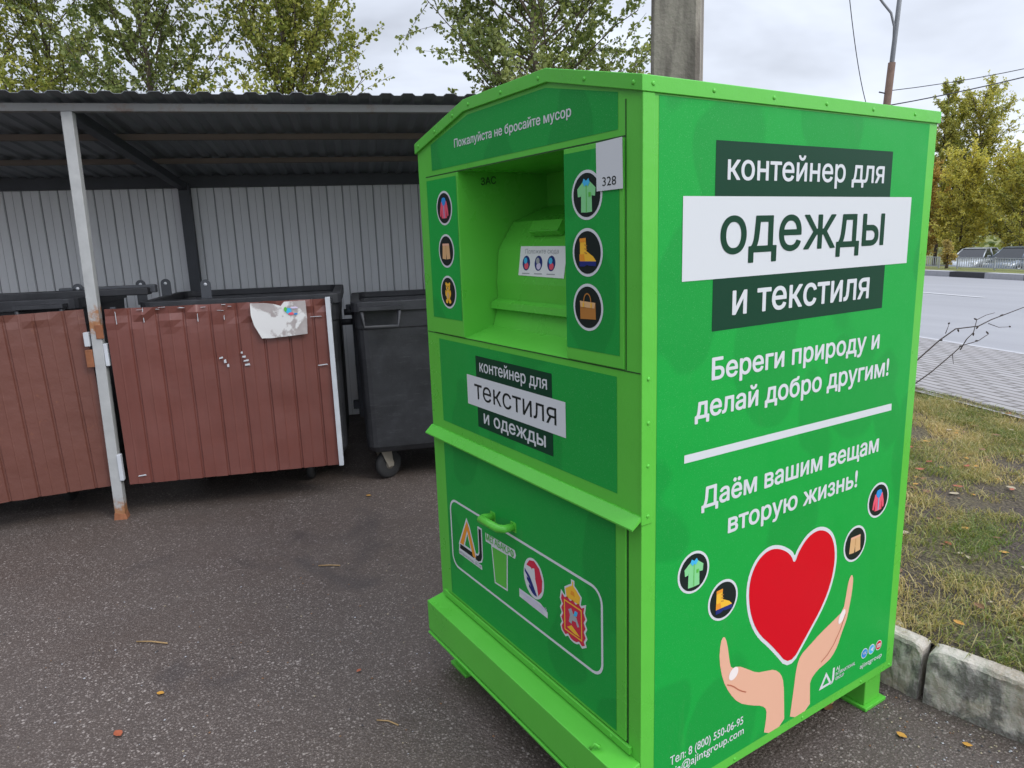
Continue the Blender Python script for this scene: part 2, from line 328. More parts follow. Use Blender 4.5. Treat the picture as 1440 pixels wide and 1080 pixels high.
# ------------------------------------------------------------------ mesh helpers
class MB:
    def __init__(s): s.v = []; s.f = []; s.mi = []; s.mats = []; s.sm = []
    def m(s, name):
        if name not in s.mats: s.mats.append(name)
        return s.mats.index(name)
    def add(s, vs, fs, mat, smooth=False):
        b = len(s.v); s.v += [tuple(x) for x in vs]; k = s.m(mat)
        for f in fs: s.f.append(tuple(b + i for i in f)); s.mi.append(k); s.sm.append(smooth)
        return s
    def box(s, x0, x1, y0, y1, z0, z1, mat, M=None):
        vs = [Vector((x, y, z)) for z in (z0, z1) for y in (y0, y1) for x in (x0, x1)]
        if M: vs = [M @ v for v in vs]
        return s.add(vs, [(0, 2, 3, 1), (4, 5, 7, 6), (0, 1, 5, 4), (2, 6, 7, 3), (0, 4, 6, 2), (1, 3, 7, 5)], mat)
    def prism(s, pts, d, mat):
        """extrude a 3-D polygon by vector d"""
        n = len(pts); d = Vector(d); a = [Vector(p) for p in pts]; vs = a + [p + d for p in a]
        fs = [tuple(range(n - 1, -1, -1)), tuple(range(n, 2 * n))] + [(i, (i + 1) % n, n + (i + 1) % n, n + i) for i in range(n)]
        return s.add(vs, fs, mat)
    def tube(s, pts, rad, mat, n=8, smooth=True, cap=True):
        pts = [Vector(p) for p in pts]; rs = rad if isinstance(rad, (list, tuple)) else [rad] * len(pts)
        vs = []; fs = []; prev = None
        for i, p in enumerate(pts):
            t = (pts[min(i + 1, len(pts) - 1)] - pts[max(i - 1, 0)]).normalized()
            a = prev - t * prev.dot(t) if prev else t.orthogonal()
            if a.length < 1e-6: a = t.orthogonal()
            a.normalize(); prev = a; b = t.cross(a)
            for j in range(n):
                w = 2 * math.pi * j / n; vs.append(p + (a * math.cos(w) + b * math.sin(w)) * rs[i])
        for i in range(len(pts) - 1):
            for j in range(n):
                fs.append((i * n + j, i * n + (j + 1) % n, (i + 1) * n + (j + 1) % n, (i + 1) * n + j))
        if cap: fs += [tuple(range(n - 1, -1, -1)), tuple(range((len(pts) - 1) * n, len(pts) * n))]
        return s.add(vs, fs, mat, smooth)
    def lathe(s, prof, c, axis, mat, n=24, smooth=True):
        """prof: list of (radius, along axis)"""
        ax = Vector(axis).normalized(); a = ax.orthogonal().normalized(); b = ax.cross(a); c = Vector(c); vs = []; fs = []
        for r, h in prof:
            for j in range(n):
                w = 2 * math.pi * j / n; vs.append(c + ax * h + (a * math.cos(w) + b * math.sin(w)) * r)
        for i in range(len(prof) - 1):
            for j in range(n): fs.append((i * n + j, i * n + (j + 1) % n, (i + 1) * n + (j + 1) % n, (i + 1) * n + j))
        fs += [tuple(range(n - 1, -1, -1)), tuple(range((len(prof) - 1) * n, len(prof) * n))]
        return s.add(vs, fs, mat, smooth)
    def build(s, name, parent=None, bevel=0.0, solid=0.0, recalc=False):
        me = bpy.data.meshes.new(name); me.from_pydata([tuple(v) for v in s.v], [], s.f)
        for m in s.mats: me.materials.append(MATS[m])
        me.polygons.foreach_set('material_index', s.mi); me.polygons.foreach_set('use_smooth', s.sm); me.update()
        if recalc:
            bm = bmesh.new(); bm.from_mesh(me); bmesh.ops.recalc_face_normals(bm, faces=bm.faces); bm.to_mesh(me); bm.free()
        o = bpy.data.objects.new(name, me); COL.objects.link(o)
        if parent: o.parent = parent
        if solid:
            q = o.modifiers.new('solid', 'SOLIDIFY'); q.thickness = solid; q.offset = 0
        if bevel:
            q = o.modifiers.new('bevel', 'BEVEL'); q.width = bevel; q.segments = 2; q.limit_method = 'ANGLE'; q.angle_limit = R(40)
        return o
def thing(name, label, cat, loc=(0, 0, 0), rz=0.0, group=None):
    o = bpy.data.objects.new(name, None); COL.objects.link(o); o.location = loc; o.rotation_euler = (0, 0, rz); o.empty_display_size = 0.1
    return tag(o, label, cat, group)
def tag(o, label, cat, group=None):
    o['label'] = label; o['category'] = cat
    if group: o['group'] = group
    return o
def struct(o): o['kind'] = 'structure'; return o
def part_label(o, s): o['label'] = s; return o

# ---- lettering from Blender's built-in font
_TX = {}
def glyphs(body, bold, wide):
    key = (body, bold, wide)
    if key not in _TX:
        c = bpy.data.curves.new('t', 'FONT'); c.body = body; c.offset = bold; c.resolution_u = 3; c.space_character = wide
        o = bpy.data.objects.new('t', c); COL.objects.link(o); bpy.context.view_layer.update()
        cv = o.to_curve(bpy.context.evaluated_depsgraph_get())
        loops = []
        for sp in cv.splines:
            P = []
            bp = sp.bezier_points; n_ = len(bp)
            if n_ == 0: P = [(p.co.x, p.co.y) for p in sp.points]
            for i_ in range(n_):
                p, q = bp[i_], bp[(i_ + 1) % n_]
                straight = (p.handle_right - p.co).cross(q.co - p.co).length < 1e-5 and (q.handle_left - q.co).cross(q.co - p.co).length < 1e-5
                seg = [p.co] if straight else interpolate_bezier(p.co, p.handle_right, q.handle_left, q.co, 7)[:-1]
                P += [(s.x, s.y) for s in seg]
            P = [p for k_, p in enumerate(P) if abs(p[0] - P[k_ - 1][0]) + abs(p[1] - P[k_ - 1][1]) > 1e-6]
            if len(P) > 2: loops.append((sum(P[k_ - 1][0] * P[k_][1] - P[k_][0] * P[k_ - 1][1] for k_ in range(len(P))), P))
        o.to_curve_clear()
        pv = []; pe = []
        for a_, P in loops:
            q = len(pv); n_ = len(P); pv += [Vector(p) for p in P]; pe += [(q + k_, q + (k_ + 1) % n_) for k_ in range(n_)]
        cvx, ce, cf, *_ = delaunay_2d_cdt(pv, pe, [], 0, 1e-5)
        segs = [(pv[a_], pv[b_]) for a_, b_ in pe]
        A1 = np.array([s_[0] for s_ in segs]); B1 = np.array([s_[1] for s_ in segs])
        V = [(p.x, p.y) for p in cvx]; F = []
        for f_ in cf:
            c0 = sum((cvx[t] for t in f_), Vector((0, 0))) / len(f_)
            up_ = (A1[:, 1] <= c0.y) & (B1[:, 1] > c0.y); dn_ = (A1[:, 1] > c0.y) & (B1[:, 1] <= c0.y)
            cr_ = (B1[:, 0] - A1[:, 0]) * (c0.y - A1[:, 1]) - (c0.x - A1[:, 0]) * (B1[:, 1] - A1[:, 1])
            if int((up_ & (cr_ > 0)).sum()) - int((dn_ & (cr_ < 0)).sum()) != 0: F.append((0, tuple(f_)))
        _TX[key] = (V, F)
        bpy.data.objects.remove(o); bpy.data.curves.remove(c)
    return _TX[key]
class Art:
    """flat print on a plane; level n lies n*0.5 mm above the film below it"""
    def __init__(s, fn, lift=0.0): s.fn = fn; s.mb = MB(); s.lift = lift
    def P(s, a, b, lv): return s.fn(a, b, s.lift + 0.0006 + lv * 0.0005)
    def poly(s, pts, mat, lv=0):
        s.mb.add([s.P(a, b, lv) for a, b in pts], [tuple(range(len(pts)))], mat); return s
    def rect(s, a0, a1, b0, b1, mat, lv=0): return s.poly([(a0, b0), (a1, b0), (a1, b1), (a0, b1)], mat, lv)
    def ell(s, c, ra, rb, mat, lv=0, n=40, rot=0.0):
        P = []
        for i in range(n):
            w = 2 * math.pi * i / n; x, y = ra * math.cos(w), rb * math.sin(w)
            P.append((c[0] + x * math.cos(rot) - y * math.sin(rot), c[1] + x * math.sin(rot) + y * math.cos(rot)))
        return s.poly(P, mat, lv)
    def ring(s, outer, inner, mat, lv=0):
        n = len(outer); vs = [s.P(a, b, lv) for a, b in outer + inner]
        s.mb.add(vs, [(i, (i + 1) % n, n + (i + 1) % n, n + i) for i in range(n)], mat); return s
    def line(s, pts, w, mat, lv=0):
        for (a0, b0), (a1, b1) in zip(pts, pts[1:]):
            d = Vector((a1 - a0, b1 - b0)); d.normalize(); nx, ny = -d.y * w / 2, d.x * w / 2
            s.poly([(a0 + nx, b0 + ny), (a0 - nx, b0 - ny), (a1 - nx, b1 - ny), (a1 + nx, b1 + ny)], mat, lv)
        return s
    def text(s, body, a0, a1, b, xh, mat, lv=0, bold=0.012, wide=1.0, rise=0.0):
        vs, fs = glyphs(body, 0.0, wide); hx, _ = glyphs('н', 0.0, wide)
        x0 = min(v[0] for v in vs); x1 = max(v[0] for v in vs); H = max(v[1] for v in hx)
        sx = (a1 - a0) / (x1 - x0); sy = xh / H
        d = max(0.0, bold) * sx * 1.0; dy = max(0.0, bold) * sy * .8
        offs = [(0, 0)] if bold <= 0 else [(0, 0), (d, 0), (-d, 0), (0, dy), (0, -dy), (d * .7, dy * .7), (-d * .7, dy * .7), (d * .7, -dy * .7), (-d * .7, -dy * .7)]
        for k_, (ex, ey) in enumerate(offs):
            ng = 1 + max(f_[0] for f_ in fs)
            for g_ in range(ng):
                F2 = [f_[1] for f_ in fs if f_[0] == g_]
                us_ = sorted({j for f_ in F2 for j in f_}); ix = {j: t for t, j in enumerate(us_)}
                s.mb.add([s.P(a0 + ex + (vs[j][0] - x0) * sx, b + ey + vs[j][1] * sy + rise * (vs[j][0] - x0) * sx, lv + .0713 * k_ + .021 * (g_ % 3)) for j in us_], [tuple(ix[j] for j in f_) for f_ in F2], mat)
        return s
    def build(s, name, parent, label=None):
        o = s.mb.build(name, parent)
        if label: o['label'] = label
        return o
def outline(pts, d):
    """grow a polygon outwards by d"""
    n = len(pts); area = sum(pts[i][0] * pts[(i + 1) % n][1] - pts[(i + 1) % n][0] * pts[i][1] for i in range(n))
    sg = 1 if area > 0 else -1; res = []
    for i in range(n):
        p, q, r = Vector(pts[i - 1]), Vector(pts[i]), Vector(pts[(i + 1) % n])
        a = (q - p).normalized(); b = (r - q).normalized(); na = Vector((a.y, -a.x)) * sg; nb = Vector((b.y, -b.x)) * sg
        m = na + nb
        m = m / max(0.35, m.dot(na)) if m.length > 1e-6 else na
        res.append((q.x + m.x * d, q.y + m.y * d))
    return res
def smooth_poly(pts, k=2, closed=True):
    for _ in range(k):
        res = []; n = len(pts)
        for i in range(n):
            p, q = pts[i], pts[(i + 1) % n]
            res += [(p[0] * .75 + q[0] * .25, p[1] * .75 + q[1] * .25), (p[0] * .25 + q[0] * .75, p[1] * .25 + q[1] * .75)]
        pts = res
    return pts

# ------------------------------------------------------------------ shelter frame and site layout
SP = Vector((-3.54, -0.92, 0)); SD = Vector((0.3478, 0.93757, 0)); SN = Vector((-0.93757, 0.3478, 0))
SROT = math.atan2(SD.y, SD.x)
def shp(u, v, z=0.0): return SP + SD * u + SN * v + Vector((0, 0, z))
RE = Vector((0.9397, -0.342, 0)); RM = Vector((0.342, 0.9397, 0))
def road(e, s, z=0.0): return RE * e + RM * s + Vector((0, 0, z))

# ground sheets
def grid_sheet(name, corners, mat, nx=1, ny=1, hfun=None):
    a, b, c, d = [Vector(p) for p in corners]; vs = []; fs = []
    for j in range(ny + 1):
        for i in range(nx + 1):
            s, t = i / nx, j / ny; p = (a * (1 - s) + b * s) * (1 - t) + (d * (1 - s) + c * s) * t
            if hfun: p.z += hfun(p)
            vs.append(p)
    for j in range(ny):
        for i in range(nx): q = j * (nx + 1) + i; fs.append((q, q + 1, q + nx + 2, q + nx + 1))
    return struct(MB().add(vs, fs, mat, hfun is not None).build(name))
grid_sheet('asphalt_lot', (road(-300, -300), road(300, -300), road(300, 4.2), road(-300, 4.2)), 'asphalt')
def rz(s): return 0.20 - 0.063 * (s - 3.95) if s < 7.4 else -0.017 - 0.045 * (s - 7.4)
grid_sheet('pavement', (road(-250, 3.95, .2), road(250, 3.95, .2), road(250, 7.3, rz(7.3)), road(-250, 7.3, rz(7.3))), 'paving')
grid_sheet('pavement_edge', (road(-250, 7.3, rz(7.3) + .004), road(250, 7.3, rz(7.3) + .004), road(250, 7.42, rz(7.42)), road(-250, 7.42, rz(7.42))), 'kerb_grey')
grid_sheet('road', (road(-250, 7.42, rz(7.42) - .01), road(250, 7.42, rz(7.42) - .01), road(250, 28.1, rz(28.1)), road(-250, 28.1, rz(28.1))), 'road_asphalt')
mk = MB()
for e0 in range(-120, 60, 9):
    mk.add([road(e0, 15.95, rz(15.95) + .006), road(e0 + 6.5, 15.95, rz(15.95) + .006), road(e0 + 6.5, 16.15, rz(16.15) + .006), road(e0, 16.15, rz(16.15) + .006)], [(0, 1, 2, 3)], 'lane_paint')
struct(mk.build('road_markings'))
far_kerb = MB()
zk = rz(28)
for i in range(-60, 30):
    z0, z1 = zk - .1, zk + .26
    P = [road(i * 2.0, 28.0, z0), road(i * 2.0, 28.0, z1), road(i * 2.0, 28.45, z1), road(i * 2.0, 28.45, z0)]
    far_kerb.prism(P, RE * 1.985, 'kerb_black' if i % 2 == 0 else 'kerb_grey')
struct(far_kerb.build('far_kerb'))
vz = zk + .25
grid_sheet('far_verge', (road(-250, 28.4, vz), road(250, 28.4, vz), road(250, 31.2, vz + .02), road(-250, 31.2, vz + .02)), 'far_grass')
grid_sheet('far_slope', (road(-250, 31.2, vz + .02), road(250, 31.2, vz + .02), road(250, 32.3, -1.3), road(-250, 32.3, -1.3)), 'far_grass')
grid_sheet('far_parking', (road(-250, 32.3, -1.3), road(250, 32.3, -1.3), road(250, 42, -1.35), road(-250, 42, -1.35)), 'far_lot')
grid_sheet('far_ground', (road(-700, 42, -1.35), road(700, 42, -1.35), road(700, 900, -1.35), road(-700, 900, -1.35)), 'far_grass')

# near kerb and verge
KP = [(7.5, 2.55), (4.0, 1.90), (1.9, 1.52), (0.62, 1.295), (0.065, 1.197), (-0.50, 1.172), (-0.95, 1.17), (-1.45, 1.19), (-1.75, 1.36), (-2.0, 1.85), (-2.35, 2.75)]
KW, KH = 0.085, 0.195
def kerb_normals(P):
    res = []
    for i, p in enumerate(P):
        a = Vector(P[max(i - 1, 0)]); b = Vector(P[min(i + 1, len(P) - 1)]); t = (b - a).normalized(); res.append(Vector((t.y, -t.x)))
    return res
KN = kerb_normals(KP)
KB = [(p[0] + n.x * KW, p[1] + n.y * KW) for p, n in zip(KP, KN)]       # back edge of kerb top
vz0 = lambda x, y: 0.175 + 0.03 * mnoise.noise(Vector((x * 0.9, y * 0.9, 3))) + 0.014 * mnoise.noise(Vector((x * 4, y * 4, 7)))
LOW = [(-60, -14), (-7.3, -14), (-7.2, -3.72), (-4.7, 3.03)] + list(reversed(KB))
def low_y(x):
    for (xa, ya), (xb, yb) in zip(LOW, LOW[1:]):
        if xa <= x <= xb: return ya + (yb - ya) * (x - xa) / max(1e-6, xb - xa)
    return LOW[-1][1]
xs_ = [-60, -30, -15, -10, -7.3, -7.2] + [-7.0 + .25 * i for i in range(19)] + [-2.34 + .06 * i for i in range(84)] + [2.8 + .4 * i for i in range(12)] + [14, 40]
vs = []; fs = []; NR = 44
for x in xs_:
    y0, y1 = low_y(x), (4.05 - .342 * x) / .9397
    if x > 7.4: y0 = 2.55 + (x - 7.5) * .18
    y0 = min(y0, y1 - .05)
    for j in range(NR + 1):
        y = y0 + (y1 - y0) * j / NR; edge = max(0, 1 - (y1 - y) / .12) * .03
        vs.append((x, y, vz0(x, y) * (1 if abs(x) < 9 else 0) + (0 if abs(x) < 9 else .175) + edge))
for i in range(len(xs_) - 1):
    for j in range(NR): q = i * (NR + 1) + j; fs.append((q, q + NR + 1, q + NR + 2, q + 1))
struct(MB().add(vs, fs, 'verge_soil', True).build('grass_verge'))

# kerb stones, one thing each, rough concrete
def kerb_stone(a, b, na, nb, label):
    ln_ = (Vector(b) - Vector(a)).length; n = max(8, int(ln_ / .014)); vs = []; fs = []
    prof = [(0.0, -0.02), (0.002, 0.02), (0.005, 0.05), (0.008, 0.08), (0.010, 0.11), (0.011, 0.135), (0.013, 0.16), (0.017, 0.178), (0.024, 0.190), (0.036, KH), (0.055, KH + .001), (0.072, KH), (KW, KH - .006), (KW + .002, -0.02)]
    for i in range(n + 1):
        t = i / n; t2 = 0.010 / max(ln_, .2) + (1 - .020 / max(ln_, .2)) * t; p = Vector(a).lerp(Vector(b), t2); nn = Vector(na).lerp(Vector(nb), t2)
        en = min(t, 1 - t) * ln_
        for j, (d, z) in enumerate(prof):
            q = Vector((p.x, p.y, z + j * .01))
            w = 0.006 * mnoise.noise(q * 5) + 0.005 * mnoise.noise(q * 19) + 0.005 * mnoise.noise(q * 47)
            chip = max(0, mnoise.noise(Vector((p.x * 8, p.y * 8, 5))) - .22) * .09 * max(0, 1 - abs(j - 8) / 3.0)
            rnd = max(0, 1 - en / .03) ** 2 * .018 * (1 if 4 <= j <= 11 else .3)
            if j >= 12: w *= 0.2
            vs.append((p.x + nn.x * (d + w + chip), p.y + nn.y * (d + w + chip), z + (.5 * w if 5 <= j < 12 else 0) - chip * .6 - rnd))
    m = len(prof)
    for i in range(n):
        for j in range(m - 1): fs.append((i * m + j, (i + 1) * m + j, (i + 1) * m + j + 1, i * m + j + 1))
    fs += [tuple(range(m)), tuple(range(n * m + m - 1, n * m - 1, -1))]
    o = MB().add(vs, fs, 'kerb_concrete').build('kerb_stone', recalc=True)
    return tag(o, label, 'kerb', 'concrete kerb stones along the verge')
kl = {2: 'rough concrete kerb stone at the right-hand edge of the photo', 3: 'stained concrete kerb stone blotched black, cut by the right edge of the photo',
      4: 'pale chipped kerb stone beside the joint right of the green container foot', 5: 'concrete kerb stone directly behind the rear foot of the green container'}
for i in range(1, len(KP) - 1):
    kerb_stone(KP[i], KP[i + 1], KN[i], KN[i + 1], kl.get(i, 'concrete kerb stone hidden behind the green container'))

# ------------------------------------------------------------------ clothing container
CW, CD, ZB, ZE = 1.065, 1.130, 0.124, 1.879
ZT = ZE + 0.0776; XL, XR = -CW + 0.331, -0.327
side = lambda a, b, h: (h, a, b)
front = lambda a, b, h: (a, -h, b)
bin_ = thing('clothing_container', 'bright green metal clothing donation container covered in printed film, standing on asphalt by the kerb', 'clothing bin')
ox0, ox1, oz0, oz1, od = -0.797, -0.265, 1.27, 1.769, 0.326
b = MB()
fx = [-CW, ox0, ox1, 0.0]; fz = [ZB, oz0, oz1, ZE]
vid = {}
def fv(x, z):
    return (x, 0.0, z)
for i in range(3):
    for j in range(3):
        if i == 1 and j == 1: continue
        b.add([fv(fx[i], fz[j]), fv(fx[i + 1], fz[j]), fv(fx[i + 1], fz[j + 1]), fv(fx[i], fz[j + 1])], [(0, 1, 2, 3)], 'lime_paint')
b.add([(-CW, 0, ZE), (0, 0, ZE), (XR, 0, ZT), (XL, 0, ZT)], [(0, 1, 2, 3)], 'lime_paint')
b.add([(-CW, CD, ZE), (0, CD, ZE), (XR, CD, ZT), (XL, CD, ZT)], [(3, 2, 1, 0)], 'lime_paint')
b.add([(0, 0, ZB), (0, CD, ZB), (0, CD, ZE), (0, 0, ZE)], [(0, 1, 2, 3)], 'lime_paint')
b.add([(-CW, 0, ZB), (-CW, CD, ZB), (-CW, CD, ZE), (-CW, 0, ZE)], [(3, 2, 1, 0)], 'lime_paint')
b.add([(-CW, CD, ZB), (0, CD, ZB), (0, CD, ZE), (-CW, CD, ZE)], [(3, 2, 1, 0)], 'lime_paint')
b.add([(-CW, 0, ZB), (0, 0, ZB), (0, CD, ZB), (-CW, CD, ZB)], [(3, 2, 1, 0)], 'lime_paint')
# recess: left, right, ceiling, back and sloping floor
b.add([(ox0, 0, oz0), (ox0, od, oz0), (ox0, od, oz1), (ox0, 0, oz1)], [(0, 1, 2, 3)], 'lime_paint')
b.add([(ox1, 0, oz0), (ox1, od, oz0), (ox1, od, oz1), (ox1, 0, oz1)], [(3, 2, 1, 0)], 'lime_paint')
b.add([(ox0, 0, oz1), (ox1, 0, oz1), (ox1, od, oz1), (ox0, od, oz1)], [(3, 2, 1, 0)], 'lime_paint')
b.add([(ox0, od, oz0), (ox1, od, oz0), (ox1, od, oz1), (ox0, od, oz1)], [(0, 1, 2, 3)], 'lime_paint')
b.add([(ox0, 0, oz0), (ox1, 0, oz0), (ox1, .12, oz0 + .034), (ox0, .12, oz0 + .034)], [(0, 1, 2, 3)], 'lime_paint')
body = b.build('body', bin_)
# raised corner angle on the side wall, upper half
MB().box(-.002, .0035, -.0035, .030, .915, ZE - .03, 'lime_paint').build('corner_angle', bin_, bevel=.0015)
# roof cap
o = MB()
prof = [(-CW - .006, ZE + .002), (XL, ZT + .004), (XR, ZT + .004), (.006, ZE + .002)]
low = [(.006, ZE - .030), (XR + .002, ZT - .028), (XL - .002, ZT - .028), (-CW - .006, ZE - .030)]
o.prism([(x, -.008, z) for x, z in prof + low], (0, CD + .016, 0), 'lime_paint').build('roof', bin_, bevel=.0015)
# ledge, plinth, feet
P = [(-CW - .004, 0, .936), (-CW - .004, -.004, .936), (-CW - .004, -.030, .912), (-CW - .004, -.030, .908), (-CW - .004, 0, .928)]
MB().prism(P, (CW + .006, 0, 0), 'lime_paint').build('drip_ledge', bin_)
P = [(-CW - .002, 0, .290), (-CW - .002, -.0645, .276), (-CW - .002, -.0645, .166), (-CW - .002, -.058, .150), (-CW - .002, .0, .150)]
MB().prism(P, (CW + .001, 0, 0), 'lime_paint').build('plinth', bin_, bevel=.002)
MB().box(-CW - .002, -.001, -.068, -.060, .146, .154, 'lime_paint').build('plinth_lip', bin_, bevel=.0015)
MB().box(-CW + .03, -.03, -.010, .0, .297, .318, 'lime_paint').build('door_sill', bin_, bevel=.002)
for fx_, fy_ in ((-CW + .03, .02), (-.105, .02), (-CW + .03, CD - .12), (-.105, CD - .12)):
    f = MB().box(fx_, fx_ + .088, fy_, fy_ + .088, .012, ZB + .004, 'lime_paint').build('foot', bin_, bevel=.003)
    MB().box(fx_ - .014, fx_ + .102, fy_ - .012, fy_ + .105, 0.0, .012, 'lime_paint').build('base_plate', f, bevel=.002)
# door with film
MB().box(-1.012, -.043, -.0008, .002, .318, .905, 'groove_dark').build('door_gap', bin_)
door = MB().box(-1.006, -.048, -.006, .002, .323, .902, 'lime_paint').build('door', bin_, bevel=.0015)
a = Art(front, .0062); a.rect(-.975, -.082, .332, .892, 'front_film'); a.build('door_film', door)
fr = lambda x0, x1, z0, z1, r: [(cx + r * math.cos(w), cz + r * math.sin(w)) for cx, cz, w0 in ((x1 - r, z1 - r, 0), (x0 + r, z1 - r, 90), (x0 + r, z0 + r, 180), (x1 - r, z0 + r, 270)) for w in [R(w0 + t * 15) for t in range(7)]]
a = Art(front, .0062); a.ring(fr(-.955, -.131, .447, .700, .045), fr(-.947, -.139, .455, .692, .037), 'film_white', 1); a.build('white_frame_line', door)
# logos on the door
a = Art(front, .0062)
A_or = [(-.836, .648), (-.822, .630), (-.782, .535), (-.802, .535), (-.836, .618), (-.866, .552), (-.890, .552)]
A_bk = [(-.890, .548), (-.866, .548), (-.798, .548), (-.794, .531), (-.893, .531)]
J_bk = [(-.741, .650), (-.741, .556), (-.748, .540), (-.766, .531), (-.786, .531), (-.779, .548), (-.768, .550), (-.760, .558), (-.757, .566), (-.757, .650)]
a.poly(outline(A_or, .007), 'film_white', 1).poly(outline(A_bk, .007), 'film_white', 1.1).poly(outline(J_bk, .006), 'film_white', 1.2)
a.poly(A_bk, 'film_black', 2).poly(A_or, 'film_orange', 2.6).poly(J_bk, 'film_black', 2.2)
a.rect(-.902, -.744, .509, .524, 'film_white', 1.5).text('INTERNATIONAL GROUP', -.898, -.748, .5125, .007, 'film_grey', 2.2, .004)
a.build('company_logo', door, 'black and orange triangular letter logo')
a = Art(front, .0062)
a.poly([(-.713, .621), (-.540, .627), (-.533, .640), (-.540, .655), (-.713, .651)], 'film_white', 1).text('МЕГАБАК.РФ', -.708, -.545, .629, .0165, 'film_lime', 2, .02)
bk = [(-.672, .618), (-.586, .622), (-.594, .506), (-.660, .502)]
a.poly(outline(bk, .006), 'film_white', 1.1).poly(bk, 'film_lime', 2)
a.build('bucket_logo', door, 'plain green bucket logo outlined in white')
a = Art(front, .0062)
cx, cz = -.441, .604
a.ell((cx, cz), .052, .062, 'film_white', 1)
red = [(cx - .036, cz + .030), (cx - .02, cz + .050), (cx + .005, cz + .056), (cx + .030, cz + .042), (cx + .044, cz + .010), (cx + .040, cz - .024), (cx + .022, cz - .046), (cx + .016, cz - .018), (cx + .004, cz + .012), (cx - .012, cz + .030)]
a.poly(red, 'film_crimson', 2)
for i in range(3):
    d = i * .021; a.poly([(cx - .046 + d * .5, cz + .016 - d), (cx - .020 + d * .5, cz + .000 - d), (cx + .016, cz - .050), (cx + .004, cz - .052), (cx - .030 + d * .5, cz - .006 - d), (cx - .046 + d * .5, cz + .006 - d)], 'film_navy', 2.2 + i * .3)
a.poly([(-.006 + cx, cz + .030), (cx + .006, cz + .034), (cx + .010, cz + .004), (cx - .002, cz + .012)], 'film_white', 3.4)
a.poly([(-.521, .513), (-.375, .508), (-.375, .527), (-.41, .540), (-.521, .540)], 'film_white', 1.1).text('Общественный', -.517, -.379, .527, .0085, 'film_lilac', 2, .01).text('контроль', -.500, -.395, .5135, .0085, 'film_lilac', 2, .01)
a.build('swirl_logo', door, 'round red and navy striped logo')
a = Art(front, .0062)
x0, x1, z0, z1 = -.304, -.206, .505, .615
sh = []
for i in range(9): sh.append((x0 + (x1 - x0) * i / 8, z0 + .004 * (-1) ** i - (.010 if i == 4 else 0)))
for i in range(1, 8): sh.append((x1 + .004 * (-1) ** i, z0 + (z1 - z0) * i / 8))
for i in range(9): sh.append((x1 - (x1 - x0) * i / 8, z1 + .004 * (-1) ** i))
for i in range(1, 8): sh.append((x0 + .004 * (-1) ** i, z1 - (z1 - z0) * i / 8))
cr_ = [(-.283, .616), (-.287, .640), (-.270, .652), (-.257, .660), (-.257, .672), (-.252, .672), (-.252, .660), (-.238, .652), (-.222, .640), (-.227, .616)]
a.poly(outline(sh, .006), 'film_white', 1).poly(outline(cr_, .005), 'film_white', 1.1).poly(cr_, 'film_yellow', 2).poly(sh, 'film_crimson', 2)
a.ring([(-.294, .515), (-.216, .515), (-.216, .606), (-.294, .606)], [(-.290, .519), (-.220, .519), (-.220, .602), (-.290, .602)], 'film_yellow', 3)
a.poly([(-.274, .548), (-.268, .570), (-.275, .584), (-.262, .592), (-.254, .580), (-.240, .574), (-.228, .552), (-.236, .548), (-.243, .560), (-.258, .558), (-.262, .546)], 'film_grey', 3)
a.poly([(-.252, .574), (-.238, .578), (-.234, .592), (-.246, .592)], 'film_sky', 3.4)
a.poly([(-.282, .528), (-.262, .542), (-.240, .532), (-.226, .524), (-.250, .522)], 'film_yellow', 3)
a.poly([(-.265, .632), (-.246, .632), (-.249, .644), (-.262, .644)], 'film_orange', 2.6)
a.build('coat_of_arms', door, 'red heraldic shield with gold crown')
hb = MB()
hb.tube([(-.660, -.006, .722), (-.660, -.040, .727), (-.652, -.056, .729), (-.552, -.056, .733), (-.541, -.042, .731), (-.541, -.006, .729)], .0125, 'lime_paint', 10)
hb.box(-.674, -.646, -.009, -.006, .708, .738, 'lime_paint'); hb.box(-.555, -.527, -.009, -.006, .714, .744, 'lime_paint')
hb.build('handle', door)

# upper front: seams, films, side columns
MB().box(-1.012, -.052, -.0012, 0, 1.7695, 1.7725, 'groove_dark').box(-1.060, -.003, -.0012, 0, 1.2665, 1.2690, 'groove_dark').box(-.0525, -.0500, -.0012, 0, 1.27, ZE - .035, 'groove_dark').box(-.049, -.0465, -.0012, 0, .32, .90, 'groove_dark').build('panel_seam', bin_)
a = Art(front); a.poly([(-.966, 1.787), (-.076, 1.787), (-.076, 1.862), (XR - .01, ZT - .038), (XL + .012, ZT - .038), (-.966, 1.866)], 'front_film')
tf = a.build('gable_film', bin_)
a = Art(front); a.text('Пожалуйста не бросайте мусор', -.808, -.238, 1.839, .0175, 'film_white', 1, .018)
a.build('lettering', tf)
a = Art(front); a.rect(-.980, -.083, .968, 1.250, 'front_film'); mf = a.build('middle_film', bin_)
a = Art(front)
a.rect(-.738, -.338, .996, 1.221, 'film_dark', 1).rect(-.797, -.280, 1.060, 1.155, 'film_white', 2)
a.text('контейнер для', -.714, -.360, 1.175, .0265, 'film_white', 2, .012).text('текстиля', -.751, -.320, 1.085, .046, 'film_black', 3, -.004).text('и одежды', -.700, -.372, 1.014, .031, 'film_white', 2, .014)
a.build('title_label', mf)

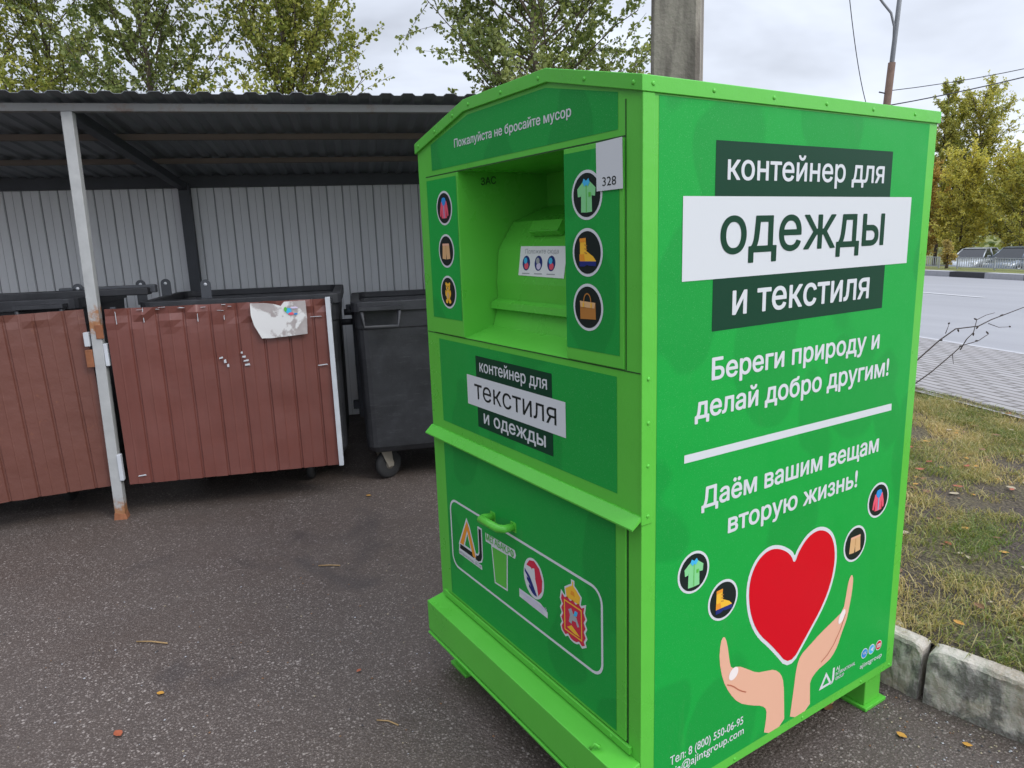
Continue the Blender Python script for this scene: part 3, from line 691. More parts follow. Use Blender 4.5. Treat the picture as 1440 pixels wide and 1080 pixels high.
def icon(parent, fn, c, r, kind, label, lift=0.0, lv=1):
    a = Art(fn, lift); X, Z = c
    a.ell(c, r, r, 'film_white', lv).ell(c, r * .88, r * .88, 'film_black', lv + 1)
    q = lambda pts: [(X + x * r, Z + y * r) for x, y in pts]
    mir = lambda pts: pts + [(-x, y) for x, y in reversed(pts)]
    l = lv + 2
    if kind == 'jacket':
        a.poly(q(mir([(0, .48), (.22, .46), (.36, .36), (.50, -.10), (.54, -.44), (.40, -.50), (.34, -.20), (.34, -.58), (0, -.60)])), 'film_pink', l)
        a.poly(q(mir([(0, .62), (.20, .58), (.28, .40), (.16, .20), (0, .12)])), 'film_blue', l + 1).poly(q([(-.04, .12), (.04, .12), (.03, -.58), (-.03, -.58)]), 'film_sky', l + 1)
        a.poly(q([(.34, -.20), (.34, -.56), (.29, -.56), (.29, -.05)]), 'film_crimson', l + 1).poly(q([(-.34, -.20), (-.34, -.56), (-.29, -.56), (-.29, -.05)]), 'film_crimson', l + 1)
    elif kind == 'shorts':
        a.poly(q([(-.42, .42), (.42, .42), (.50, -.46), (.05, -.50), (0, -.10), (-.05, -.50), (-.50, -.46)]), 'film_tan', l)
        a.poly(q([(-.42, .44), (.42, .44), (.43, .32), (-.43, .32)]), 'film_skin', l + 1).poly(q([(-.015, .3), (.015, .3), (.015, -.1), (-.015, -.1)]), 'film_brown', l + 1)
    elif kind == 'bear':
        for x, y, ra, rb in ((0, .30, .27, .24), (-.22, .50, .10, .10), (.22, .50, .10, .10), (0, -.18, .26, .34), (-.20, -.56, .15, .13), (.20, -.56, .15, .13), (-.27, -.06, .10, .20), (.27, -.06, .10, .20)):
            a.ell((X + x * r, Z + y * r), ra * r, rb * r, 'film_yellow', l, 20); l += .12
        a.ell((X, Z + .22 * r), .11 * r, .09 * r, 'film_tan', l + 1, 16).ell((X, Z - .2 * r), .15 * r, .2 * r, 'film_tan', l + 1, 16)
        for x, y, s in ((-.10, .36, .035), (.10, .36, .035), (0, .25, .04)): a.ell((X + x * r, Z + y * r), s * r, s * r, 'film_black', l + 2, 10)
    elif kind == 'shirt':
        a.poly(q(mir([(0, .50), (.24, .52), (.60, .26), (.56, -.06), (.36, -.04), (.34, .06), (.36, -.68), (0, -.70)])), 'film_mint', l)
        a.poly(q(mir([(0, .56), (.16, .66), (.24, .50), (.10, .34), (0, .42)])), 'film_sky', l + 1).poly(q([(-.02, .40), (.02, .40), (.02, -.68), (-.02, -.68)]), 'film_lime', l + 1)
        a.poly(q([(.14, .10), (.30, .10), (.29, -.08), (.15, -.08)]), 'film_lime', l + 1)
    elif kind == 'boot':
        a.poly(q([(-.46, .56), (-.08, .58), (-.04, .06), (.40, -.16), (.58, -.34), (.58, -.42), (-.48, -.42)]), 'film_yellow', l)
        a.poly(q([(-.50, -.36), (.60, -.36), (.60, -.56), (.10, -.54), (.02, -.50), (-.18, -.58), (-.50, -.58)]), 'film_navy', l + 1)
        a.poly(q([(-.48, .58), (-.06, .60), (-.06, .44), (-.47, .42)]), 'film_orange', l + 1)
        a.poly(q([(-.50, -.08), (-.20, -.06), (-.14, -.36), (-.50, -.36)]), 'film_orange', l + 1)
        for i in range(3): a.poly(q([(-.16, .34 - i * .16), (.02, .30 - i * .16), (.02, .26 - i * .16), (-.16, .30 - i * .16)]), 'film_brown', l + 1)
    elif kind == 'bag':
        a.poly(q([(-.52, .26), (.52, .22), (.54, -.48), (-.50, -.52)]), 'film_brown', l)
        a.poly(q([(-.52, .26), (.52, .22), (.46, -.02), (-.46, .0)]), 'film_tan', l + 1)
        P = [(math.cos(t) * .24, .24 + math.sin(t) * .34) for t in [math.pi * i / 10 for i in range(11)]]
        a.line(q(P), .06 * r, 'film_brown', l + 2)
        for x in (-.26, .26): a.poly(q([(x - .04, .2), (x + .04, .2), (x + .04, .0), (x - .04, .0)]), 'film_yellow', l + 3)
    return a.build('item_icon', parent, label)

lc = MB().box(-1.010, ox0, -.004, .001, 1.271, 1.767, 'lime_paint').build('left_column', bin_, bevel=.001)
lc.name = 'icon_column'
a = Art(front, .0042); a.rect(-1.002, -.803, 1.322, 1.758, 'side_film'); lf = a.build('column_film', lc)
for z, kd, t in ((1.668, 'jacket', 'round icon of a red jacket'), (1.537, 'shorts', 'round icon of tan shorts'), (1.408, 'bear', 'round icon of a yellow toy bear')):
    icon(lc, front, (-.886, z), .052, kd, t, .0042)
rc = MB().box(ox1, -.056, -.004, .001, 1.271, 1.768, 'lime_paint').build('icon_column', bin_, bevel=.001)
a = Art(front, .0042); a.rect(ox1 + .001, -.068, 1.300, 1.757, 'front_film'); a.build('column_film', rc)
for z, kd, t in ((1.659, 'shirt', 'round icon of a mint green shirt'), (1.530, 'boot', 'round icon of a yellow boot'), (1.403, 'bag', 'round icon of a brown handbag')):
    icon(rc, front, (-.179, z), .0555, kd, t, .0042)
a = Art(front, .0042); a.poly([(-.1405, 1.664), (-.0525, 1.664), (-.0545, 1.769), (-.1415, 1.767)], 'film_white', 6).text('328', -.120, -.074, 1.674, .0145, 'film_black', 7, .0)
a.build('number_sticker', rc, 'small white sticker with the number 328')

# hatch drum inside the recess
dp = [(0.090, 1.262), (0.121, 1.372), (0.119, 1.435), (.129, 1.534), (.187, 1.619), (.318, 1.668), (.318, 1.262)]
hatch = MB().prism([(ox0 + .004, y, z) for y, z in dp], (ox1 - ox0 - .008, 0, 0), 'lime_paint').build('hatch', bin_, bevel=.002)
MB().prism([(ox0 + .006, y, z) for y, z in ((.119, 1.384), (.096, 1.376), (.094, 1.356), (.099, 1.354), (.119, 1.366))], (ox1 - ox0 - .012, 0, 0), 'lime_paint').build('lip', hatch)
hm = MB()
ay, az = Vector((0, .058, .085)).normalized(), Vector((0, -.085, .058)).normalized()
hc = Vector((-.555, .165, 1.590))
fM = Matrix(((1, 0, 0, hc.x), (0, ay.y, az.y, hc.y), (0, ay.z, az.z, hc.z), (0, 0, 0, 1)))
hm.box(-.072, .072, -.020, .016, .020, .026, 'lime_paint', fM); hm.box(-.072, .072, -.022, -.016, .0, .026, 'lime_paint', fM)
hm.box(-.072, -.062, -.018, .016, .0, .020, 'lime_paint', fM); hm.box(.062, .072, -.018, .016, .0, .020, 'lime_paint', fM)
hm.build('hatch_handle', hatch, bevel=.0015)
a = Art(lambda x, z, h: (x, .119 + (z - 1.435) * .101 - h, z), .0006)
a.poly([(-.668, 1.460), (-.440, 1.456), (-.432, 1.543), (-.662, 1.545)], 'paper', 0).text('Положите сюда', -.636, -.470, 1.5235, .010, 'film_grey', 1, .0)
for i, x in enumerate((-.628, -.565, -.502)):
    a.ell((x, 1.496), .0195, .0215, 'film_navy', 1, 24).ell((x + .002, 1.488), .011, .010, 'film_pink' if i != 1 else 'film_lilac', 2, 16).ell((x - .003, 1.503), .009, .009, 'film_sky' if i != 1 else 'film_grey', 2.5, 16)
    a.line([(x - .020, 1.466), (x + .020, 1.466)], .003, 'film_grey', 1)
a.build('instruction_notice', hatch, 'white notice with three small round pictures')
a = Art(lambda y, z, h: (ox0 + h, y, z)); a.text('ЗАС', .078, .132, 1.731, .016, 'film_black', 1, .01, rise=.1); a.build('pen_scrawl', bin_)

# side poster
a = Art(side); a.rect(.044, 1.090, .154, 1.846, 'side_film'); sf = a.build('side_poster', bin_)
a = Art(side)
a.rect(.216, .914, 1.340, 1.765, 'film_dark', 1).rect(.116, 1.023, 1.461, 1.645, 'film_white', 2)
a.text('контейнер для', .256, .877, 1.682, .0425, 'film_white', 2, .014).text('одежды', .238, .894, 1.5175, .0825, 'film_dark', 3, .012).text('и текстиля', .285, .841, 1.374, .055, 'film_white', 2, .016)
a.build('title_label', sf)
a = Art(side)
a.text('Береги природу и', .221, .912, 1.225, .0385, 'film_white', 1, .024).text('делай добро другим!', .167, .971, 1.138, .0385, 'film_white', 1, .024)
a.poly([(.133, 1.036), (1.004, 1.026), (1.003, 1.047), (.133, 1.056)], 'film_white', 1)
a.text('Даём вашим вещам', .196, .948, .909, .0385, 'film_white', 1, .024).text('вторую жизнь!', .294, .849, .820, .0385, 'film_white', 1, .024)
a.build('slogan_lettering', sf)
H = [(.571, .652), (.553, .690), (.500, .722), (.452, .729), (.405, .705), (.380, .650), (.388, .570), (.424, .495), (.494, .428), (.573, .336), (.645, .409), (.717, .482), (.754, .551), (.765, .627), (.742, .695), (.688, .729), (.632, .724), (.590, .690)]
Hs = smooth_poly(H, 2)
a = Art(side); a.poly(smooth_poly(outline(H, .0105), 2), 'film_white', 1).poly(Hs, 'film_red', 2); a.build('heart_picture', sf, 'big red heart outlined in white')
lh = [(.290, .535), (.277, .520), (.274, .468), (.290, .405), (.318, .354), (.357, .308), (.409, .279), (.457, .258), (.479, .236), (.477, .2), (.469, .1545), (.562, .1545), (.557, .22), (.550, .294), (.535, .328), (.505, .353), (.469, .362), (.427, .373), (.386, .401), (.351, .423), (.322, .426), (.314, .454), (.303, .510)]
rh = [(.857, .539), (.842, .524), (.834, .48), (.824, .428), (.778, .412), (.712, .391), (.661, .369), (.624, .354), (.607, .325), (.599, .256), (.592, .203), (.586, .1545), (.683, .1545), (.678, .214), (.676, .250), (.709, .271), (.75, .279), (.777, .287), (.805, .314), (.823, .354), (.844, .389), (.854, .427), (.864, .48), (.866, .520)]
def smooth_open(P, keep=()):
    return smooth_poly(P, 1)
a = Art(side)
a.poly(smooth_open(lh), 'film_skin', 1).poly(smooth_open(rh), 'film_skin', 1)
a.ell((.332, .408), .020, .016, 'film_nail', 2, 20, .7).ell((.818, .411), .024, .013, 'film_nail', 2, 20, 1.0)
a.line(smooth_poly([(.300, .388), (.330, .372), (.360, .345), (.395, .325), (.360, .3446), (.330, .3716)], 1)[:7], .0035, 'film_skin_line', 2)
a.line([(.836, .412), (.815, .370), (.785, .330), (.755, .305), (.725, .292)], .0035, 'film_skin_line', 2)
a.build('hands_picture', sf, 'pair of drawn open hands below the heart')
for c, r, kd, t in (((.172, .749), .055, 'shirt', 'round icon of a mint green shirt'), ((.282, .639), .056, 'boot', 'round icon of a yellow boot'), ((.861, .636), .057, 'shorts', 'round icon of tan shorts'), ((.970, .749), .056, 'jacket', 'round icon of a red jacket')):
    icon(sf, side, c, r, kd, t)
a = Art(side)
a.text('Тел: 8 (800) 550-06-95', .100, .378, .236, .0185, 'film_white', 1, .01).text('russia@ajintgroup.com', .062, .382, .203, .0185, 'film_white', 1, .008)
a.build('contact_lettering', sf)
a = Art(side)
a.ring([(.723, .196), (.756, .246), (.788, .196)], [(.740, .204), (.757, .230), (.773, .204)], 'film_white', 1)
a.poly([(.790, .246), (.799, .246), (.799, .206), (.790, .194), (.778, .194), (.788, .204)], 'film_white', 1)
a.text('AJ', .806, .824, .231, .0095, 'film_white', 1, .01).text('INTERNATIONAL', .806, .908, .214, .0085, 'film_white', 1, .01).text('GROUP', .806, .850, .198, .0085, 'film_white', 1, .01)
a.build('company_logo', sf, 'small white letter logo')
for x, m_, t in ((.957, 'film_navy', 'vk'), (.997, 'film_sky', 'tg'), (1.037, 'film_red', 'yt')):
    a = Art(side); a.ell((x, .2345), .0175, .0175, 'film_white', 1, 28).ell((x, .2345), .0148, .0148, 'film_blue' if t == 'vk' else m_, 2, 28)
    if t == 'vk': a.text('VK', x - .009, x + .009, .2305, .008, 'film_white', 3, .01)
    elif t == 'tg': a.poly([(x - .009, .235), (x + .009, .242), (x + .005, .226), (x - .001, .231)], 'film_white', 3)
    else: a.rect(x - .009, x + .009, .228, .241, 'film_white', 3).poly([(x - .003, .2305), (x + .005, .2345), (x - .003, .2385)], 'film_red', 4)
    a.build('social_icon', sf)
a = Art(side); a.text('ajintgroup', .937, 1.060, .186, .0125, 'film_white', 1, .006); a.build('address_lettering', sf)
# rivets
def rivet(p, ax, base=None):
    if base is None:
        return MB().lathe([(.0050, -.001), (.0050, .0006), (.0036, .0022), (.0015, .0027)], (0, 0, 0), (0, 0, 1), 'lime_paint', 10).build('rivet', bin_)
rv0 = rivet(None, None); first = True
RV = [((.006, y, ZE - .014), (1, 0, 0)) for y in (.022, .20, .40, .60, .80, 1.0)] + [((.0035, .016, z), (1, 0, 0)) for z in (.935, 1.055, 1.155, 1.255)]
RV += [((x, -.008, ZE - .014 + (x + .0) * -.235 if x > XR else (ZT - .014 if x > XL else ZT - .014 - (XL - x) * .235)), (0, -1, 0)) for x in (-.02, -.18, XR - .03, -.53, XL + .03, -.80, -.92, -1.04)]
RV += [((.0, y, ZB + .012), (1, 0, 0)) for y in (.05, .35, .65, .95, 1.11)] + [((x, -.010, .308), (0, -1, 0)) for x in (-.10, -.45, -.80)]
for p, ax in RV:
    o = rv0 if first else rv0.copy()
    if not first: COL.objects.link(o); o.parent = bin_
    first = False
    o.location = p; o.rotation_euler = Vector(ax).to_track_quat('Z', 'Y').to_euler()
lk = MB().tube([(-.118, -.064, .283), (-.112, -.052, .296), (-.100, -.045, .290)], .0045, 'lime_paint', 8).build('plinth_hook', bin_)

# ------------------------------------------------------------------ waste shelter (local axes: x along the front, y into it)
sh_ = thing('waste_shelter', 'open metal waste shelter with dark corrugated roof, grey back wall and maroon gates', 'shelter', SP, SROT)
U0, U1, DV = -4.2, 3.2, 2.2
FZ, BZ = 2.32, 2.115
roofz = lambda v: FZ + .058 + (BZ + .03 - FZ - .03) * v / DV
def corr_sheet(us, vs, zf, mat):
    vv = []; ff = []; n = len(us)
    for v in vs:
        for u in us: vv.append(zf(u, v))
    for j in range(len(vs) - 1):
        for i in range(n - 1): ff.append((j * n + i, j * n + i + 1, (j + 1) * n + i + 1, (j + 1) * n + i))
    return MB().add(vv, ff, mat)
def trap(pitch, fr, a, b):
    """breakpoints of a trapezoid profile: list of (u, level)"""
    res = []; u = a; k = 0
    while u < b:
        res += [(u, 0), (u + pitch * fr[0], 0), (u + pitch * fr[1], 1), (u + pitch * fr[2], 1)]; u += pitch
    return res
TP = trap(.122, (.30, .44, .86), U0, U1)
lv = dict((round(u, 5), l) for u, l in TP); us = [round(u, 5) for u, _ in TP]
corr_sheet(us, [-.13, .5, 1.2, 1.8, DV + .12], lambda u, v: (u, v, roofz(v) + .013 * lv[u]), 'roof_sheet').build('roof', sh_, solid=.0025)
MB().box(U0, U1, -.03, .03, FZ - .002, FZ + .040, 'beam_steel').build('front_beam', sh_, bevel=.003)
for v in (.72, 1.45):
    z = roofz(v); MB().box(U0, U1, v - .022, v + .022, z - .040, z - .004, 'rusty_purlin').build('purlin', sh_)
MB().box(U0, U1, DV - .05, DV, BZ - .03, BZ + .075, 'dark_steel').build('back_beam', sh_)
for u0, u1 in ((.04, .13), (2.95, 2.95), (-2.6, -2.6)):
    d = Vector((u1 - u0, DV - .06, BZ - FZ - .03)); a0 = Vector((u0, .0, FZ - .002))
    MB().prism([a0 + Vector((-.03, .03, -.03)), a0 + Vector((.03, .03, -.03)), a0 + Vector((.03, .03, .03)), a0 + Vector((-.03, .03, .03))], d, 'dark_steel').build('rafter', sh_)
for u0, u1 in ((0, .04), (2.93, 2.95), (-2.62, -2.6)):
    h = Vector((u1 - u0, 0, FZ - .002)); s = .028
    pst = MB().prism([(u0 - s, -s, 0), (u0 + s, -s, 0), (u0 + s, s, 0), (u0 - s, s, 0)], h, 'post_paint').build('front_post', sh_, bevel=.004)
    if u0 == 0:
        part_label(pst, 'leaning front post with flaking pale paint and rust')
        MB().add([(-.035, -.036, 0), (.040, -.040, 0), (.036, .036, 0), (-.035, .035, 0), (-.0295, -.0295, .045), (.0295, -.0295, .03), (.0295, .0295, .04), (-.0295, .0295, .04)], [(0, 1, 5, 4), (1, 2, 6, 5), (2, 3, 7, 6), (3, 0, 4, 7), (4, 5, 6, 7)], 'rust').build('rusty_foot', pst, bevel=.004)
        for bx, mt in (((-.050, -.012, -.034, .02, .93, 1.03), 'rust'), ((.046, .066, -.026, .02, .93, 1.06), 'chipped_white'), ((.020, .060, -.034, -.024, 1.09, 1.17), 'rust'), ((.030, .052, -.034, .0, .24, .40), 'chipped_white'), ((-.046, -.018, -.034, .01, 1.05, 1.13), 'chipped_white')):
            MB().box(*bx, mt).build('hinge_plate', pst, bevel=.003)
for u in (.13, 2.95, -2.6):
    MB().box(u - .042, u + .042, DV - .11, DV - .03, -.02, BZ, 'dark_steel').build('back_post', sh_)
# back wall sheet: wide flats with narrow dark grooves
WP = []
u = U0
while u < U1:
    for du, l in ((0, 0), (.055, 0), (.056, 1), (.059, 1), (.060, 0), (.116, 0), (.119, 2), (.127, 2)): WP.append((u + du, l))
    u += .134
wl = {round(u, 5): l for u, l in WP}; wus = [round(u, 5) for u, _ in WP]
mbw = corr_sheet(wus, [-.10, 1.0, BZ], lambda u, z: (u, DV + (.004, .008, .016)[wl[u]], z), 'grey_sheet')
gi = mbw.m('groove_shade')
for i, f in enumerate(mbw.f):
    if (i % (len(wus) - 1)) % 8 in (2, 6): mbw.mi[i] = gi
mbw.build('back_wall', sh_, solid=.002)
mbs = MB()
for i in range(17):
    v = .15 + i * .122; mbs.add([(U1 - .02, v, -.05), (U1 - .02, v + .06, -.05), (U1, v + .07, -.05), (U1, v + .115, -.05), (U1 - .02, v + .122, -.05)] + [(a, b, roofz(b) - .01) for a, b in ((U1 - .02, v), (U1 - .02, v + .06), (U1, v + .07), (U1, v + .115), (U1 - .02, v + .122))], [(j, j + 1, j + 6, j + 5) for j in range(4)], 'grey_sheet')
mbs.build('end_wall', sh_, solid=.002)

def gate(u0, u1, z0, z1, mat, name, seed, dent=1.0):
    """ribbed sheet gate in its own plane; returns mesh builder with local x from u0 to u1"""
    gp = []; u = u0
    while u < u1 - .02:
        for du, l in ((0, 0), (.048, 0), (.053, .22), (.058, 0), (.066, .0), (.118, 0), (.123, -1.2), (.132, -1.2), (.137, 0)): gp.append((min(u + du, u1), l))
        u += .145
    rs_ = random.Random(seed); vv = []; zs = [z0 + (z1 - z0) * i / 26 for i in range(27)]; n = len(gp)
    for j, z in enumerate(zs):
        t = j / 26
        for i, (uu, l) in enumerate(gp):
            tt = max(0, (t - .86) / .14)
            dn = dent * (.030 * tt * mnoise.noise(Vector((uu * 11, z * 16, seed))) + .0035 * mnoise.noise(Vector((uu * 7, z * 6, seed + 2))) + .007 * mnoise.noise(Vector((uu * 2.2, z * 2.2, seed + 5))))
            edge = .003 * mnoise.noise(Vector((uu * 14, seed, 3))) if j in (0, 26) else 0
            vv.append((uu, -.014 - .007 * l * (1 - .4 * tt) + dn, z + edge))
    ff = []
    for j in range(26):
        for i in range(n - 1): ff.append((j * n + i, j * n + i + 1, (j + 1) * n + i + 1, (j + 1) * n + i))
    return MB().add(vv, ff, mat, False)
gm = gate(.075, 1.300, .207, 1.255, 'maroon_sheet', 'gate', 3)
g1 = gm.build('gate', sh_, solid=.0015); part_label(g1, 'maroon ribbed sheet gate with dented top edge and torn poster')
for u in (.11, 1.308):
    MB().box(u - .012, u + .016, .012 if u < 1 else -.034, .032, .205, 1.262, 'dark_steel' if u < 1 else 'chipped_white').build('frame_tube', g1, bevel=.002)
for z in (1.215, .215): MB().box(.13, 1.29, .012, .034, z, z + .03, 'dark_steel').build('frame_rail', g1)
# bent bright edge strip along the top of the gate and paint scars
rr = random.Random(8)
SC_ = [(.66, .930, .022, .010, .004), (.685, .905, .014, .022, 0), (.790, .930, .020, .012, 0), (.795, .905, .030, .010, .003), (.800, .880, .030, .012, .002), (.785, .955, .010, .012, 0), (.130, .255, .045, .006, .003), (.70, .88, .012, .018, 0), (1.22, .85, .06, .005, .004), (1.20, 1.15, .07, .003, .0)]
for i in range(9): SC_.append((rr.uniform(.10, .74), rr.choice([1.240, 1.248, 1.215]) + rr.uniform(-.006, .004), rr.uniform(.02, .05), rr.uniform(.0015, .003), rr.uniform(-.004, .004)))
for i in range(8): SC_.append((.133 + .145 * rr.randint(0, 4), 1.165 + rr.uniform(-.02, .05), .003, rr.uniform(.02, .05), .001))
for u, z, w, h, sl in SC_:
    MB().prism([(u, -.0268, z), (u + w, -.0268, z + sl), (u + w * .9, -.0268, z + h + sl), (u + w * .05, -.0268, z + h * .8)], (0, .006, 0), 'chipped_white').build('paint_scar', g1)
# torn poster, slightly warped paper
pm = MB(); po = [(.868, 1.250), (.866, 1.180), (.878, 1.120), (.915, 1.040), (.975, 1.038), (1.100, 1.046), (1.178, 1.052), (1.184, 1.150), (1.182, 1.252), (1.060, 1.250), (1.040, 1.226), (1.00, 1.240), (.95, 1.248)]
vs = [(u, -.0420 - .003 * mnoise.noise(Vector((u * 9, z * 9, 1))), z) for u, z in po]
pm.prism(vs, (0, .0012, 0), 'torn_poster'); pm.build('poster', g1)
pa = Art(lambda u, z, h: (u + .055, -.0455 - h, z))
pa.ell((1.027, 1.196), .017, .017, 'film_sky', 1, 20).ell((1.010, 1.205), .009, .014, 'film_lime', 1.5, 14).ell((1.040, 1.178), .016, .008, 'film_pink', 1.5, 14).ell((1.060, 1.213), .022, .006, 'film_lilac', 1, 14).ell((1.066, 1.176), .012, .005, 'film_blue', 1, 12)
pa.build('poster_print', g1)
# left gate, swung open a little; hinged near the leaning post
a1 = math.atan2(.04, -.57)
gl = bpy.data.objects.new('gate', None)
gl2 = gate(-1.25, -.005, .203, 1.260, 'brown_sheet', 'gate', 11, .6).build('gate', sh_, solid=.0015)
part_label(gl2, 'reddish brown ribbed sheet gate standing slightly ajar')
gl2.location = (-.005, .030, 0); gl2.rotation_euler = (0, R(-1.5), R(8.5))
bpy.data.objects.remove(gl)
MB().box(-1.25, -.03, .012, .034, 1.205, 1.235, 'dark_steel').build('frame_rail', gl2)

# ------------------------------------------------------------------ wheeled waste bins
def waste_bin(label, u, v, w, dpt, zr, seed, group='wheeled waste bins in the shelter', rz=0.0, face=True):
    p = shp(u, v); t = thing('waste_bin', label, 'waste bin', (p.x, p.y, 0), SROT + rz, group)
    zb = .205; hw = w / 2
    def ringpts(k, z, ins):
        a, b_ = hw - ins, dpt; r = .07
        P = []
        for cx, cy, w0 in ((a - r, b_ - ins - r, 0), (-a + r, b_ - ins - r, 90), (-a + r, ins + r, 180), (a - r, ins + r, 270)):
            for q in range(5): ww = R(w0 + q * 22.5); P.append((cx + r * math.cos(ww), cy + r * math.sin(ww), z))
        return P
    lev = [(zb, .12), (zb + .01, .085), (zb + .05, .066), (zb + .45, .060), (zr - .16, .055), (zr - .15, .05), (zr - .03, .045), (zr, .045), (zr, .075), (zr - .14, .09), (.34, .12), (.335, .15)]
    m = MB(); vs = []; 
    for z, ins in lev: vs += ringpts(0, z, ins)
    n = 20; fs = []
    for i in range(len(lev) - 1):
        for j in range(n): fs.append((i * n + j, i * n + (j + 1) % n, (i + 1) * n + (j + 1) % n, (i + 1) * n + j))
    fs += [tuple(range(n - 1, -1, -1)), tuple(range((len(lev) - 1) * n, len(lev) * n))]
    m.add(vs, fs, 'black_plastic', False); tub = m.build('tub', t, bevel=.006)
    rm = MB(); P = ringpts(0, zr, .03); Q = ringpts(0, zr, .085); vs = []
    for z, S in ((zr - .045, P), (zr + .018, P), (zr + .022, Q), (zr - .02, Q)): vs += [(x, y, z) for x, y, _ in S]
    fs = []
    for i in range(4):
        for j in range(n): fs.append((i * n + j, i * n + (j + 1) % n, ((i + 1) % 4) * n + (j + 1) % n, ((i + 1) % 4) * n + j))
    rm.add(vs, fs, 'black_plastic'); rm.build('rim', t, bevel=.004)
    for sx in (-1, 1):
        x = sx * (hw - .21)
        h = MB(); h.tube([(x - .115, .03, zr - .02), (x - .115, -.035, zr - .045), (x - .105, -.045, zr - .135), (x + .105, -.045, zr - .135), (x + .115, -.035, zr - .045), (x + .115, .03, zr - .02)], .014, 'black_plastic', 8)
        h.box(x - .13, x + .13, -.05, .05, zr - .03, zr - .008, 'black_plastic'); h.build('handle', t)
        MB().tube([(sx * (hw - .03), dpt / 2, zr - .15), (sx * (hw + .045), dpt / 2, zr - .15)], .022, 'black_plastic', 12).build('lifting_trunnion', t)
    if face:
        MB().lathe([(.17, -.03), (.155, .012), (.10, .020), (.03, .022)], (-.02 + hw * .45, .07, zr - .22), (0, -1, 0), 'black_plastic', 24).build('moulded_boss', t)
    def corner(x, y, ang):
        c = Vector((x, y, 0)); ca, sa = math.cos(R(ang)), math.sin(R(ang)); ax = Vector((-sa, ca, 0)); off = Vector((ca, sa, 0)) * .045
        k = MB().lathe([(.05, .225), (.05, .240)], c, (0, 0, 1), mt_, 14)
        for s in (-1, 1):
            o_ = ax * (.034 * s)
            k.prism([c + o_ + Vector((ca, sa, 0)) * -.04 + Vector((0, 0, .23)), c + o_ + Vector((ca, sa, 0)) * .05 + Vector((0, 0, .23)), c + o_ + off + Vector((ca, sa, 0)) * .022 + Vector((0, 0, .085)), c + o_ + off - Vector((ca, sa, 0)) * .022 + Vector((0, 0, .085))], ax * .004, mt_)
        cs = k.build('castor', t)
        MB().lathe([(.055, -.022), (.085, -.024), (.098, -.014), (.10, 0), (.098, .014), (.085, .024), (.055, .022)], c + off + Vector((0, 0, .10)), ax, 'tyre_rubber', 28).build('tyre', cs)
        MB().lathe([(.012, -.030), (.014, -.024), (.052, -.020), (.056, 0), (.052, .020), (.014, .024), (.012, .030)], c + off + Vector((0, 0, .10)), ax, mt_, 20).build('wheel_hub', cs)
    mt_ = 'zinc' if face else 'dark_steel'  # castors behind the gates coloured darker, standing in for shade under them
    for x, y, ang in (((-hw + .16, .17, 35), (hw - .16, .17, -20)) if face else ((-hw + .2, .46, 75), (hw - .33, .24, 88))) + ((-hw + .16, dpt - .17, 60), (hw - .16, dpt - .17, 120)): corner(x, y, ang)
    return t
b1 = waste_bin('black plastic four wheeled waste bin between the maroon gate and the green container', 2.095, .06, 1.37, 1.05, 1.195, 1)
b2 = waste_bin('dark open waste bin standing behind the maroon gate with the poster', .795, .12, 1.24, 1.10, 1.255, 2, face=False)
b3 = waste_bin('dark open waste bin standing behind the brown gate left of the leaning post', -.76, .16, 1.32, 1.05, 1.295, 3, face=False)
for par, L_ in ((b3, [(.53, .36, .02)]), (b2, [(-.72, .62, -.05), (-.565, .62, .03), (-.235, .22, -.04)])):
    for x, y, an in L_:
        z = 1.27; w = .030
        pts = [(x - w, y, z - .05), (x + w, y, z - .05), (x + w, y, z + .085)] + [(x + w * math.cos(R(t)), y, z + .085 + w * math.sin(R(t))) for t in range(20, 180, 20)] + [(x - w, y, z + .085)]
        lg = MB().prism(pts, (0, .012, 0), 'dark_steel'); lg.lathe([(.010, -.001), (.010, .014)], (x, y, z + .085), (0, 1, 0), 'chipped_white', 12); lg.build('lifting_lug', par)
sc_ = MB().box(.640, .700, .72, .80, .30, 1.17, 'dark_steel').box(.60, .645, .73, .79, 1.08, 1.14, 'dark_steel').box(.60, .645, .73, .79, .36, .42, 'dark_steel').build('side_channel', b2, bevel=.004)
# thick lid bar lying across the left bin
m = MB(); m.box(-.50, .95, .30, .40, 1.30, 1.345, 'black_plastic'); m.box(.42, .98, .36, .42, 1.31, 1.36, 'dark_steel'); m.build('lid_bar', b3, bevel=.006)

# ------------------------------------------------------------------ concrete pole, street lamp, cables
pc = Vector((-1.655, 1.775, 0)); m = MB(); ang = R(38)
def sq(h, s, ch=.02):
    P = []
    for cx, cy in ((1, 1), (-1, 1), (-1, -1), (1, -1)):
        a_, b_ = (s - ch, s) if cx * cy > 0 else (s, s - ch)
        P += [(cx * (s if cx * cy > 0 else s - ch), cy * (s - ch if cx * cy > 0 else s)), (cx * (s - ch if cx * cy > 0 else s), cy * (s if cx * cy > 0 else s - ch))]
    return [(pc.x + x * math.cos(ang) - y * math.sin(ang), pc.y + x * math.sin(ang) + y * math.cos(ang), h) for x, y in P]
A_, B_ = sq(.1, .128), sq(8.5, .100)
m.add(A_ + B_, [(i, (i + 1) % 8, 8 + (i + 1) % 8, 8 + i) for i in range(8)] + [tuple(range(15, 7, -1))], 'pole_concrete')
tag(m.build('utility_pole', recalc=True), 'thick square concrete utility pole with dark stains rising behind the green container', 'pole')

